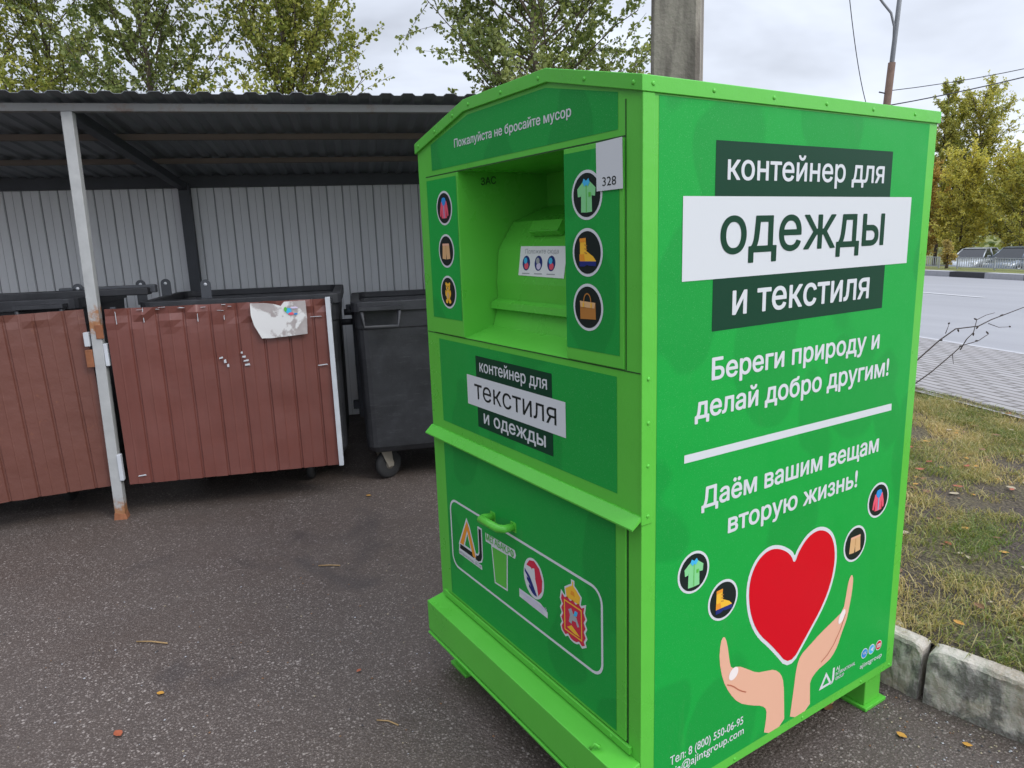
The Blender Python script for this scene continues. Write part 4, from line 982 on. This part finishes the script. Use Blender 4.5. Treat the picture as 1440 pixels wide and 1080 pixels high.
lp = thing('street_lamp', 'thin leaning street lamp post with curved arm beside the road', 'street lamp', (-9.225, 16.15, -.35))
lean = Vector((.030, .045, 1.0))
P = lambda h: lean * h
MB().tube([P(0), P(5.75)], [.10, .085], 'old_wood', 12).build('wooden_stub', lp)
MB().tube([P(3.6), P(6.6), P(9.2)], [.060, .055, .05], 'lamp_metal', 12).build('post', lp)
d = Vector((-.55, -.83, 0)).normalized()
arm = [P(6.2) + d * .02, P(6.55) + d * .05, P(6.85) + d * .16, P(7.08) + d * .38, P(7.5) + d * .75, P(7.62) + d * 1.3]
MB().tube(arm, .028, 'lamp_metal', 10).build('arm', lp)
hd = MB(); c0 = arm[-1]
hd.prism([c0 + Vector((-.09, .05, -.04)), c0 + Vector((.07, -.07, -.04)), c0 + Vector((.05, -.06, .05)), c0 + Vector((-.07, .04, .05))], d * .55, 'lamp_metal'); hd.build('lamp_head', lp, bevel=.02)
ins = MB(); 
for h, s in ((5.05, .22), (4.75, .28), (4.6, -.25)): ins.tube([P(h), P(h) + d * s + Vector((0, 0, .05))], .018, 'cable_black', 6)
ins.build('bracket', lp)
LB = Vector((-9.225, 16.15, -.35))
def cable(label, a, b, sag, rad=.009):
    a, b = Vector(a), Vector(b); P = [a.lerp(b, i / 16) - Vector((0, 0, sag * 4 * (i / 16) * (1 - i / 16))) for i in range(17)]
    tag(MB().tube(P, rad, 'cable_black', 6).build('overhead_cable'), label, 'cable', 'overhead cables at the street lamp')
cable('upper of the two cables running right from the street lamp post', LB + P(5.12), (-1.9, 22.6, 6.75), .42)
cable('lower, heavier cable of the two running right from the street lamp post', LB + P(4.78), (-1.9, 22.6, 6.6), .30, .013)
cable('steep slack cable coming down from the sky left of the street lamp post', LB + P(4.85) + d * .5, (-8.06, 12.55, 7.9), .45, .010)

# ------------------------------------------------------------------ trees
class LeafBuf:
    def __init__(s): s.V = []; s.T = []
    def leaf(s, p, d, up, ln, wd, tint, fold=.25):
        d = d.normalized(); sd_ = d.cross(up)
        if sd_.length < 1e-4: sd_ = d.orthogonal()
        sd_.normalize(); n = sd_.cross(d); f = n * (wd * fold)
        s.V += [p, p + d * ln * .28 + sd_ * wd * .42 + f, p + d * ln * .62 + sd_ * wd * .46 + f, p + d * ln, p + d * ln * .62 - sd_ * wd * .46 + f, p + d * ln * .28 - sd_ * wd * .42 + f]
        s.T.append(tint)
    def build(s, name, mat, parent):
        n = len(s.T); me = bpy.data.meshes.new(name)
        fs = []
        for i in range(n): q = i * 6; fs += [(q, q + 3, q + 2, q + 1), (q, q + 5, q + 4, q + 3)]
        me.from_pydata([tuple(v) for v in s.V], [], fs); me.materials.append(MATS[mat])
        at = me.attributes.new('tint', 'FLOAT', 'POINT'); at.data.foreach_set('value', np.repeat(np.array(s.T, dtype=np.float32), 6)); me.update()
        o = bpy.data.objects.new(name, me); COL.objects.link(o)
        if parent: o.parent = parent
        return o
def rv3(rd): return Vector((rd.gauss(0, 1), rd.gauss(0, 1), rd.gauss(0, 1)))
def make_tree(name, label, loc, H, crown0, rad, nb, leaf, mat, seed, lean=(0, 0), up=.9, per=16, tw=7, lsz=.055, stems=1, group=None, cat='tree', yel=.25, trunk_r=.07, twr=.004, taper=.75):
    rd = random.Random(seed); t = thing(name, label, cat, loc, 0, group); tm = MB(); bmh = MB(); lb = LeafBuf()
    for s_ in range(stems):
        off = Vector((rd.uniform(-1, 1), rd.uniform(-1, 1), 0)) * (.0 if s_ == 0 else rad * .45)
        P = []
        for i in range(9):
            h = H * i / 8; P.append(off * min(1, .3 + i / 4) + Vector((lean[0] * h + .05 * rd.gauss(0, 1), lean[1] * h + .05 * rd.gauss(0, 1), h)))
        tm.tube(P, [trunk_r * (1 - .85 * i / 8) for i in range(9)], 'bark', 8)
        for b_ in range(nb):
            f = crown0 + (1 - crown0) * (b_ + rd.random()) / nb
            x = f * 8; i = min(7, int(x)); p0 = P[i].lerp(P[i + 1], x - i)
            az = rd.uniform(0, 2 * math.pi); ln = rad * (1.0 - taper * max(0, f - crown0) / (1 - crown0)) * rd.uniform(.7, 1.15)
            ho = Vector((math.cos(az), math.sin(az), 0)); upv = up * rd.uniform(.6, 1.25)
            B = [p0]; dr = (ho + Vector((0, 0, upv))).normalized(); 
            for k_ in range(5):
                dr = (dr + rv3(rd) * .10 + Vector((0, 0, .05))).normalized(); B.append(B[-1] + dr * ln / 5)
            bmh.tube(B, [trunk_r * .20 * (1 - .8 * q / 5) + .002 for q in range(6)], 'bark', 5, cap=False)
            tb = rd.random()
            for w in range(tw):
                ff = .18 + .82 * (w + rd.random()) / tw; x = ff * 5; i2 = min(4, int(x)); q0 = B[i2].lerp(B[i2 + 1], x - i2)
                td = (dr * .7 + rv3(rd) * .55 + Vector((0, 0, .25))).normalized(); tl = ln * rd.uniform(.22, .45)
                T = [q0, q0 + td * tl * .5, q0 + td * tl + Vector((0, 0, -.06 * tl))]
                bmh.tube(T, [twr, twr * .7, twr * .4], 'twig_bark', 4, cap=False)
                for z in range(per):
                    g = rd.random() ** .8; pp = T[0].lerp(T[1], g * 2) if g < .5 else T[1].lerp(T[2], g * 2 - 1)
                    ld = (td * .5 + rv3(rd) * .7 + Vector((0, 0, -.35))).normalized()
                    sz = lsz * rd.uniform(.65, 1.25)
                    lb.leaf(pp + rv3(rd) * lsz * .35, ld, rv3(rd), sz, sz * .72, min(1, max(0, rd.gauss(yel + .3 * (tb - .5), .20))))
    tm.build('trunk', t); bmh.build('branches', t); lb.build('crown', mat, t)
    return t
GT = 'leafy trees behind the shelter'
make_tree('birch_tree', 'small leafed tree with yellowing patches at the left edge, behind the shelter roof', (-9.7, -1.5, 0), 7.6, .14, 1.75, 92, 1, 'leaf_yellowgreen', 21, per=33, tw=12, lsz=.048, group=GT, yel=.42, up=1.2, taper=.2, trunk_r=.045)
make_tree('birch_tree', 'thin pale tree farthest back between the two leftmost trees behind the shelter', (-10.6, -.75, 0), 6.6, .16, 1.6, 60, 1, 'leaf_green', 26, per=24, tw=11, lsz=.048, group=GT, yel=.5, up=1.2, taper=.2, trunk_r=.04)
make_tree('birch_tree', 'airy green tree just left of the sky gap above the leaning post', (-8.75, .20, 0), 7.6, .14, 1.55, 92, 1, 'leaf_green', 22, per=33, tw=12, lsz=.048, group=GT, yel=.40, up=1.2, taper=.2, trunk_r=.04)
make_tree('birch_tree', 'tall yellow green tree behind the middle of the shelter roof with its trunk showing', (-7.78, 1.52, 0), 7.6, .12, 1.50, 120, 1, 'leaf_yellowgreen', 23, per=29, tw=12, lsz=.048, group=GT, yel=.45, up=1.2, taper=.2, trunk_r=.045)
make_tree('poplar_tree', 'dark green broad tree behind the gable of the green container, left of the concrete pole', (-5.9, 3.9, 0), 7.4, .18, 1.72, 118, 1, 'leaf_green', 24, per=33, tw=12, group=GT, yel=.38, up=.8, trunk_r=.06, lsz=.052, taper=.20)

GA = 'autumn trees across the road'
fa = dict(per=16, tw=7, group=GA, twr=.012)
fz = -1.33
def far(e, s): p = road(e, s); return (p.x, p.y, fz)
fa['per'] = 20; fa['tw'] = 12; fa['lsz'] = .14
make_tree('autumn_tree', 'tallest thin topped autumn tree right behind the upper right corner of the green container', far(-42.8, 41), 12.0, .08, 2.3, 44, 1, 'leaf_autumn', 31, yel=.22, up=1.5, trunk_r=.14, taper=.6, **fa)
make_tree('autumn_tree', 'slender olive autumn tree second from the left in the group across the road', far(-43.9, 43), 11.4, .10, 2.4, 46, 1, 'leaf_autumn', 32, yel=.22, up=1.5, trunk_r=.14, taper=.6, **fa)
make_tree('autumn_tree', 'wide rounded olive and yellow tree in the middle of the group across the road', far(-41.9, 43), 10.9, .06, 3.5, 84, 1, 'leaf_autumn', 33, yel=.34, up=1.1, trunk_r=.18, taper=.4, **fa)
make_tree('autumn_tree', 'low bright yellow tree in front of the taller ones across the road', far(-38.2, 38.5), 6.4, .04, 2.6, 60, 1, 'leaf_autumn', 34, yel=.60, up=.9, trunk_r=.10, taper=.35, **fa)
make_tree('autumn_tree', 'low rusty yellow tree close to the right edge of the container across the road', far(-40.9, 38), 5.6, .04, 2.4, 56, 1, 'leaf_rust', 35, yel=.60, up=.9, trunk_r=.10, taper=.35, **fa)
make_tree('autumn_tree', 'golden tree at the right edge of the photo above the parked cars', far(-35.2, 40), 6.0, .06, 3.0, 60, 1, 'leaf_autumn', 36, yel=.52, up=.9, trunk_r=.10, taper=.35, **fa)
make_tree('dark_tree', 'dark leafed tree far behind at the right edge of the photo', far(-46.6, 53), 7.0, .1, 2.6, 40, 1, 'leaf_dark', 37, lsz=.24, yel=.5, up=1.0, trunk_r=.2, taper=.5, per=16, tw=7, twr=.012)
make_tree('autumn_tree', 'olive autumn tree hidden behind the right side of the green container', far(-47.0, 42), 9.0, .10, 3.2, 40, 1, 'leaf_autumn', 38, yel=.35, up=1.2, trunk_r=.2, taper=.5, **fa)
make_tree('autumn_tree', 'yellow autumn tree beyond the right edge of the photo', far(-30.6, 42), 8.2, .10, 3.2, 40, 1, 'leaf_autumn', 39, yel=.45, up=1.2, trunk_r=.2, taper=.5, **fa)
p = road(-30.25, 29.9)
make_tree('roadside_shrub', 'small brown leafed shrub growing in the gap of the barrier fence across the road', (p.x, p.y, vz), 1.35, .05, .55, 22, 1, 'leaf_rust', 40, lsz=.12, yel=.25, up=1.0, per=8, tw=5, trunk_r=.09, cat='shrub', twr=.006)
# far belt of woods closing the view
wl_ = LeafBuf(); rd = random.Random(5)
for i in range(5200):
    e = rd.uniform(-150, 60); h = 7.5 + 2.2 * mnoise.noise(Vector((e * .08, 1, 2))) + 1.3 * mnoise.noise(Vector((e * .35, 4, 2))); s = rd.uniform(62, 70); zz = fz + rd.random() ** .8 * h
    wl_.leaf(road(e, s, zz), rv3(rd), rv3(rd), rd.uniform(.7, 1.5), rd.uniform(.6, 1.2), min(1, max(0, rd.gauss(.45, .3))))
w_ = wl_.build('far_woods', 'leaf_green', None); w_['kind'] = 'stuff'; w_['label'] = 'far belt of dull green woods behind the parked cars'

# ------------------------------------------------------------------ barrier fences and cars across the road
def barrier(e0, e1, label):
    s = 30.0; p = road((e0 + e1) / 2, s); t = thing('barrier_fence', label, 'fence', (p.x, p.y, vz), math.atan2(RE.y, RE.x), 'grey metal barrier fences across the road')
    w = e1 - e0; n = max(1, round(w / 2.2))
    for i in range(n):
        a_, b_ = -w / 2 + w * i / n, -w / 2 + w * (i + 1) / n; m = MB()
        m.box(a_, b_, -.02, .02, .56, .60, 'fence_paint'); m.box(a_, b_, -.02, .02, .08, .12, 'fence_paint')
        k_ = int((b_ - a_) / .13)
        for j in range(1, k_): x = a_ + (b_ - a_) * j / k_; m.box(x - .017, x + .017, -.012, .012, .12, .56, 'fence_paint')
        m.build('railing_panel', t)
    for i in range(n + 1):
        x = -w / 2 + w * i / n; MB().box(x - .03, x + .03, -.03, .03, 0, .63, 'fence_paint').build('post', t)
barrier(-37.6, -30.8, 'grey barrier fence section close to the right side of the green container')
barrier(-29.6, -18.6, 'grey barrier fence section in front of the parked cars')

def car(label, e, s, heading, paint, h=1.46, ln=4.25, wd=1.76):
    p = road(e, s); t = thing('parked_car', label, 'car', (p.x, p.y, -1.31), heading, 'cars parked across the road')
    hw = wd / 2
    st = [(-ln / 2, .45, .55, .62), (-ln / 2 + .06, .30, .92, .80), (-ln / 2 + .5, .22, .98, .90), (-.9, .20, .97, 1.0), (.55, .20, .96, 1.0), (ln / 2 - .85, .20, .90, .97), (ln / 2 - .25, .24, .74, .88), (ln / 2, .34, .62, .70)]
    vs = []; fs = []; n = 10
    for x, z0, z1, k_ in st:
        a_ = hw * k_
        vs += [(x, -a_ * .92, z0), (x, -a_, z0 + .12), (x, -a_, z1 - .22), (x, -a_ * .95, z1 - .05), (x, -a_ * .80, z1), (x, a_ * .80, z1), (x, a_ * .95, z1 - .05), (x, a_, z1 - .22), (x, a_, z0 + .12), (x, a_ * .92, z0)]
    for i in range(len(st) - 1):
        for j in range(n): fs.append((i * n + j, i * n + (j + 1) % n, (i + 1) * n + (j + 1) % n, (i + 1) * n + j))
    fs += [tuple(range(n)), tuple(range(len(st) * n - 1, (len(st) - 1) * n - 1, -1))]
    MB().add(vs, fs, paint, True).build('body', t, recalc=True)
    x0, x1, x2, x3 = -ln / 2 + .30, -ln / 2 + .95, .28, 1.12
    bt, tp = hw * .90, hw * .70; zb_, zt_ = .94, h - .03
    g = MB().add([(x0, -bt, zb_), (x3, -bt, zb_), (x3, bt, zb_), (x0, bt, zb_), (x1, -tp, zt_), (x2, -tp, zt_), (x2, tp, zt_), (x1, tp, zt_)], [(0, 1, 5, 4), (1, 2, 6, 5), (2, 3, 7, 6), (3, 0, 4, 7), (4, 5, 6, 7)], 'car_glass'); g.build('window_glass', t)
    MB().add([(x1 - .06, -tp - .02, zt_), (x2 + .05, -tp - .02, zt_), (x2 + .05, tp + .02, zt_), (x1 - .06, tp + .02, zt_), (x1 + .15, -tp * .8, h + .03), (x2 - .12, -tp * .8, h + .03), (x2 - .12, tp * .8, h + .03), (x1 + .15, tp * .8, h + .03)], [(0, 1, 5, 4), (1, 2, 6, 5), (2, 3, 7, 6), (3, 0, 4, 7), (4, 5, 6, 7)], paint).build('roof', t, bevel=.02)
    pl = MB()
    for sy in (-1, 1):
        for (xa, ya, za), (xb, yb, zb2) in (((x3, bt, zb_), (x2, tp, zt_)), ((x0, bt, zb_), (x1, tp, zt_)), ((-.25, bt + .005, zb_), (-.28, tp + .01, zt_))): pl.tube([(xa, sy * ya, za), (xb, sy * yb, zb2)], .035, paint, 6)
    pl.build('pillars', t)
    for sx in (ln / 2 - .78, -ln / 2 + .75):
        for sy in (-1, 1):
            w = MB().lathe([(.20, -.10), (.29, -.11), (.315, -.07), (.315, .07), (.29, .11), (.20, .10)], (sx, sy * (hw - .10), .315), (0, 1, 0), 'tyre_rubber', 20).build('wheel', t)
            MB().lathe([(.03, .112), (.19, .106), (.20, .09), (.20, -.09), (.19, -.106), (.03, -.112)], (sx, sy * (hw - .10), .315), (0, 1, 0), 'hub_metal', 16).build('rim', w)
    for sy in (-1, 1):
        MB().box(ln / 2 - .20, ln / 2 - .06, sy * hw * .62 - .16, sy * hw * .62 + .16, .60, .74, 'headlight_glass').build('headlight', t, bevel=.03)
        MB().box(x3 - .38, x3 - .22, sy * (hw + .09) - .07, sy * (hw + .09) + .07, .96, 1.08, paint).build('mirror', t, bevel=.02)
    return t
h0 = math.atan2(-RM.y, -RM.x)
car('silver hatchback parked behind the barrier fence, nearest the container', -34.0, 35.6, h0 + R(24), 'car_silver')
car('dark blue grey car parked behind the barrier fence at the right edge of the photo', -31.0, 35.3, h0 + R(14), 'car_blue_grey', 1.55)

# ------------------------------------------------------------------ grass, litter, twigs
rd = random.Random(77)
kpoly = [(x, y) for x, y in KB]
def kerb_y(x):
    for (xa, ya), (xb, yb) in zip(kpoly, kpoly[1:]):
        if min(xa, xb) <= x <= max(xa, xb) and xa != xb: return ya + (yb - ya) * (x - xa) / (xb - xa)
    return 99
gv = []; gt = []
def blade(x, y, z, hgt, w, tint):
    a_ = rd.uniform(0, 6.283); lx, ly = math.cos(a_), math.sin(a_); ln = rd.uniform(.4, 2.2) * hgt
    b_ = rd.uniform(0, 6.283); wx, wy = math.cos(b_) * w, math.sin(b_) * w
    gv.extend([(x - wx, y - wy, z - .004), (x + wx, y + wy, z - .004), (x + wx * .7 + lx * ln * .4, y + wy * .7 + ly * ln * .4, z + hgt * .65), (x - wx * .7 + lx * ln * .4, y - wy * .7 + ly * ln * .4, z + hgt * .65), (x + lx * ln, y + ly * ln, z + hgt * rd.uniform(.45, 1))]); gt.append(tint)
cnt = 0; tries = 0
while cnt < 108000 and tries < 1000000:
    tries += 1
    e = rd.uniform(-4.6, 2.2); s = rd.uniform(.6, 4.07); p = road(e, s)
    if p.x < -3.0 or p.x > 2.6 or (p.x < -1.2 and s < 2.2): continue
    if p.y < (kerb_y(p.x) if p.x > -1.2 else 0) - .012 * rd.random(): continue
    dn = mnoise.noise(Vector((p.x * 1.6, p.y * 1.6, 0))) * .6 + mnoise.noise(Vector((p.x * 5, p.y * 5, 4))) * .5
    near = 0.4 if s > 3.5 else 0
    if p.x > -1.2 and p.y - kerb_y(p.x) < .30: near = .2
    if dn + near < rd.uniform(-.20, .26): continue
    gr = mnoise.noise(Vector((p.x * 2.1 + 9, p.y * 2.1, 2)))
    blade(p.x, p.y, vz0(p.x, p.y), rd.uniform(.012, .048) * (1.25 if near else 1), rd.uniform(.0010, .0028), min(1, max(0, rd.gauss(.50 - .75 * gr - near * .35, .24)))); cnt += 1
me = bpy.data.meshes.new('grass_tufts'); fs = []
for i in range(len(gt)): q = i * 5; fs += [(q, q + 1, q + 2, q + 3), (q + 3, q + 2, q + 4)]
me.from_pydata(gv, [], fs); me.materials.append(MATS['grass_blade'])
at = me.attributes.new('tint', 'FLOAT', 'POINT'); at.data.foreach_set('value', np.repeat(np.array(gt, dtype=np.float32), 5))
g = bpy.data.objects.new('grass_tufts', me); COL.objects.link(g); g['kind'] = 'stuff'; g['label'] = 'sparse yellowing grass on the verge'

def dead_leaf(m, x, y, z, sz, mat, rr):
    a_ = rr.uniform(0, 6.283); ca, sa = math.cos(a_), math.sin(a_); c1, c2 = rr.uniform(.05, .35), rr.uniform(.05, .35); pts = []
    out_ = [(-.5, 0), (-.28, .24), (.02, .33), (.30, .20), (.52, 0), (.30, -.20), (.02, -.33), (-.28, -.24)]
    vs = [(x, y, z + .004)] + [(x + (px * ca - py * sa) * sz, y + (px * sa + py * ca) * sz, z + .003 + sz * (c1 * abs(py) + c2 * px * px * rr.uniform(.6, 1.2))) for px, py in out_]
    m.add(vs, [(0, i + 1, (i + 1) % 8 + 1) for i in range(8)], mat)
lm = MB(); rr = random.Random(9)
for i in range(620):
    e = rr.uniform(-2.9, 2.0); s = rr.uniform(.8, 4.0); p = road(e, s)
    if p.y < kerb_y(p.x) or p.x < -1.2: continue
    dead_leaf(lm, p.x, p.y, vz0(p.x, p.y) + rr.uniform(.002, .02), rr.uniform(.018, .060), rr.choice(['leaf_litter_yellow', 'leaf_litter_pale', 'leaf_litter_brown', 'leaf_litter_brown', 'leaf_litter_brown', 'leaf_litter_pale', 'leaf_litter_red']), rr)
o = lm.build('leaf_litter'); o['kind'] = 'stuff'; o['label'] = 'fallen leaves scattered over the verge'
for x, y, sz, mat, lab in ((-1.49, -.94, .030, 'leaf_litter_yellow', 'small yellow leaf lying on the asphalt in the lower left'), (-1.335, -1.085, .042, 'leaf_litter_red', 'red brown leaf lying on the asphalt near the bottom left'),
                           (-.085, .915, .050, 'leaf_litter_brown', 'orange brown leaf lying on the asphalt by the rear foot of the container'), (.125, .98, .034, 'leaf_litter_yellow', 'small orange leaf on the asphalt below the kerb'),
                           (.26, 1.10, .028, 'leaf_litter_yellow', 'tiny yellow leaf against the kerb face at the right edge'), (-1.20, -.30, .022, 'leaf_litter_red', 'tiny rusty leaf on the asphalt in front of the container'),
                           (-2.95, .42, .035, 'leaf_litter_yellow', 'pale orange leaf on the asphalt below the black bin')):
    m = MB(); dead_leaf(m, x, y, .004, sz, mat, rr); tag(m.build('fallen_leaf'), lab, 'leaf', 'fallen leaves on the asphalt')
def twig(label, P, r, mat='straw'):
    tag(MB().tube(P, r, mat, 5).build('dry_stalk'), label, 'stalk', 'dry stalks on the asphalt')
twig('straw coloured stalk lying crosswise on the asphalt left of the container', [(-2.165, -.15, .005), (-2.13, -.10, .007), (-2.10, -.06, .005)], .003)
twig('orange brown stalk on the asphalt in the lower left', [(-1.93, -.98, .005), (-1.89, -.93, .008), (-1.84, -.875, .005)], .003)
twig('short stalk on the asphalt in front of the container near the bottom', [(-.90, -.35, .005), (-.87, -.32, .008), (-.835, -.30, .005)], .0025)
twig('long thin stalk on the asphalt next to the brown leaf by the kerb', [(-.13, .84, .005), (-.10, .90, .010), (-.09, .945, .006), (-.10, .98, .005)], .0025)
# gravel crumbs along the kerb and near the camera
gm_ = MB(); rr = random.Random(4)
for i in range(900):
    if i < 450: x = rr.uniform(-.5, 1.0); y = 1.235 + (x - .35) * .17 - abs(rr.gauss(.02, .16))
    else: x = rr.uniform(-2.4, .3); y = rr.uniform(-1.6, .6)
    if x > -1.07 and x < 0.0 and y > -.06 and y < 1.1: continue
    s_ = rr.uniform(.0015, .0045); vs = [(x + dx * s_ * rr.uniform(.6, 1.4), y + dy * s_ * rr.uniform(.6, 1.4), .002 + dz * s_ * rr.uniform(.5, 1)) for dx, dy, dz in ((1, 0, 0), (0, 1, 0), (-1, 0, 0), (0, -1, 0), (0, 0, 1))]
    gm_.add(vs, [(0, 1, 4), (1, 2, 4), (2, 3, 4), (3, 0, 4)], rr.choice(['kerb_grey', 'kerb_black', 'leaf_litter_pale', 'leaf_litter_brown']))
o = gm_.build('loose_gravel'); o['kind'] = 'stuff'; o['label'] = 'loose grit scattered on the asphalt'
# bare sapling branches leaning out from behind the container
bt_ = MB()
for P, r in (([(-.80, 1.95, .17), (-.74, 2.18, .62), (-.66, 2.39, .92), (-.61, 2.5, 1.02), (-.58, 2.58, 1.07), (-.52, 2.67, 1.08), (-.49, 2.73, 1.11), (-.46, 2.78, 1.13), (-.42, 2.87, 1.16), (-.38, 2.97, 1.18)], .0042),
             ([(-.80, 1.95, .17), (-.72, 2.2, .60), (-.65, 2.37, .81), (-.61, 2.45, .87), (-.57, 2.55, .95), (-.55, 2.59, .99), (-.51, 2.66, 1.01), (-.49, 2.71, 1.04)], .0040),
             ([(-.55, 2.58, .97), (-.54, 2.61, 1.02), (-.53, 2.65, 1.05), (-.53, 2.67, 1.11), (-.51, 2.71, 1.13), (-.49, 2.75, 1.14)], .0028), ([(-.60, 2.53, 1.05), (-.60, 2.56, 1.10)], .002), ([(-.50, 2.72, 1.09), (-.47, 2.76, 1.07), (-.44, 2.81, 1.07)], .002), ([(-.57, 2.55, .95), (-.565, 2.56, .90)], .002)):
    n = len(P); bt_.tube(P, [r * (1 - .6 * i / (n - 1)) for i in range(n)], 'twig_bark', 5)
rr = random.Random(2)
for x, y, z in ((-.61, 2.5, 1.02), (-.57, 2.58, 1.07), (-.52, 2.67, 1.08), (-.46, 2.78, 1.13), (-.55, 2.59, .99), (-.51, 2.66, 1.01), (-.53, 2.67, 1.11), (-.44, 2.81, 1.07), (-.60, 2.56, 1.10), (-.49, 2.71, 1.04), (-.53, 2.65, 1.05)):
    bt_.lathe([(.0015, 0), (.0045, .006), (.004, .012), (.001, .018)], (x, y, z), rv3(rr), 'twig_bark', 6)
tag(bt_.build('bare_sapling'), 'bare thin branches of a sapling reaching out from behind the green container above the verge', 'sapling')
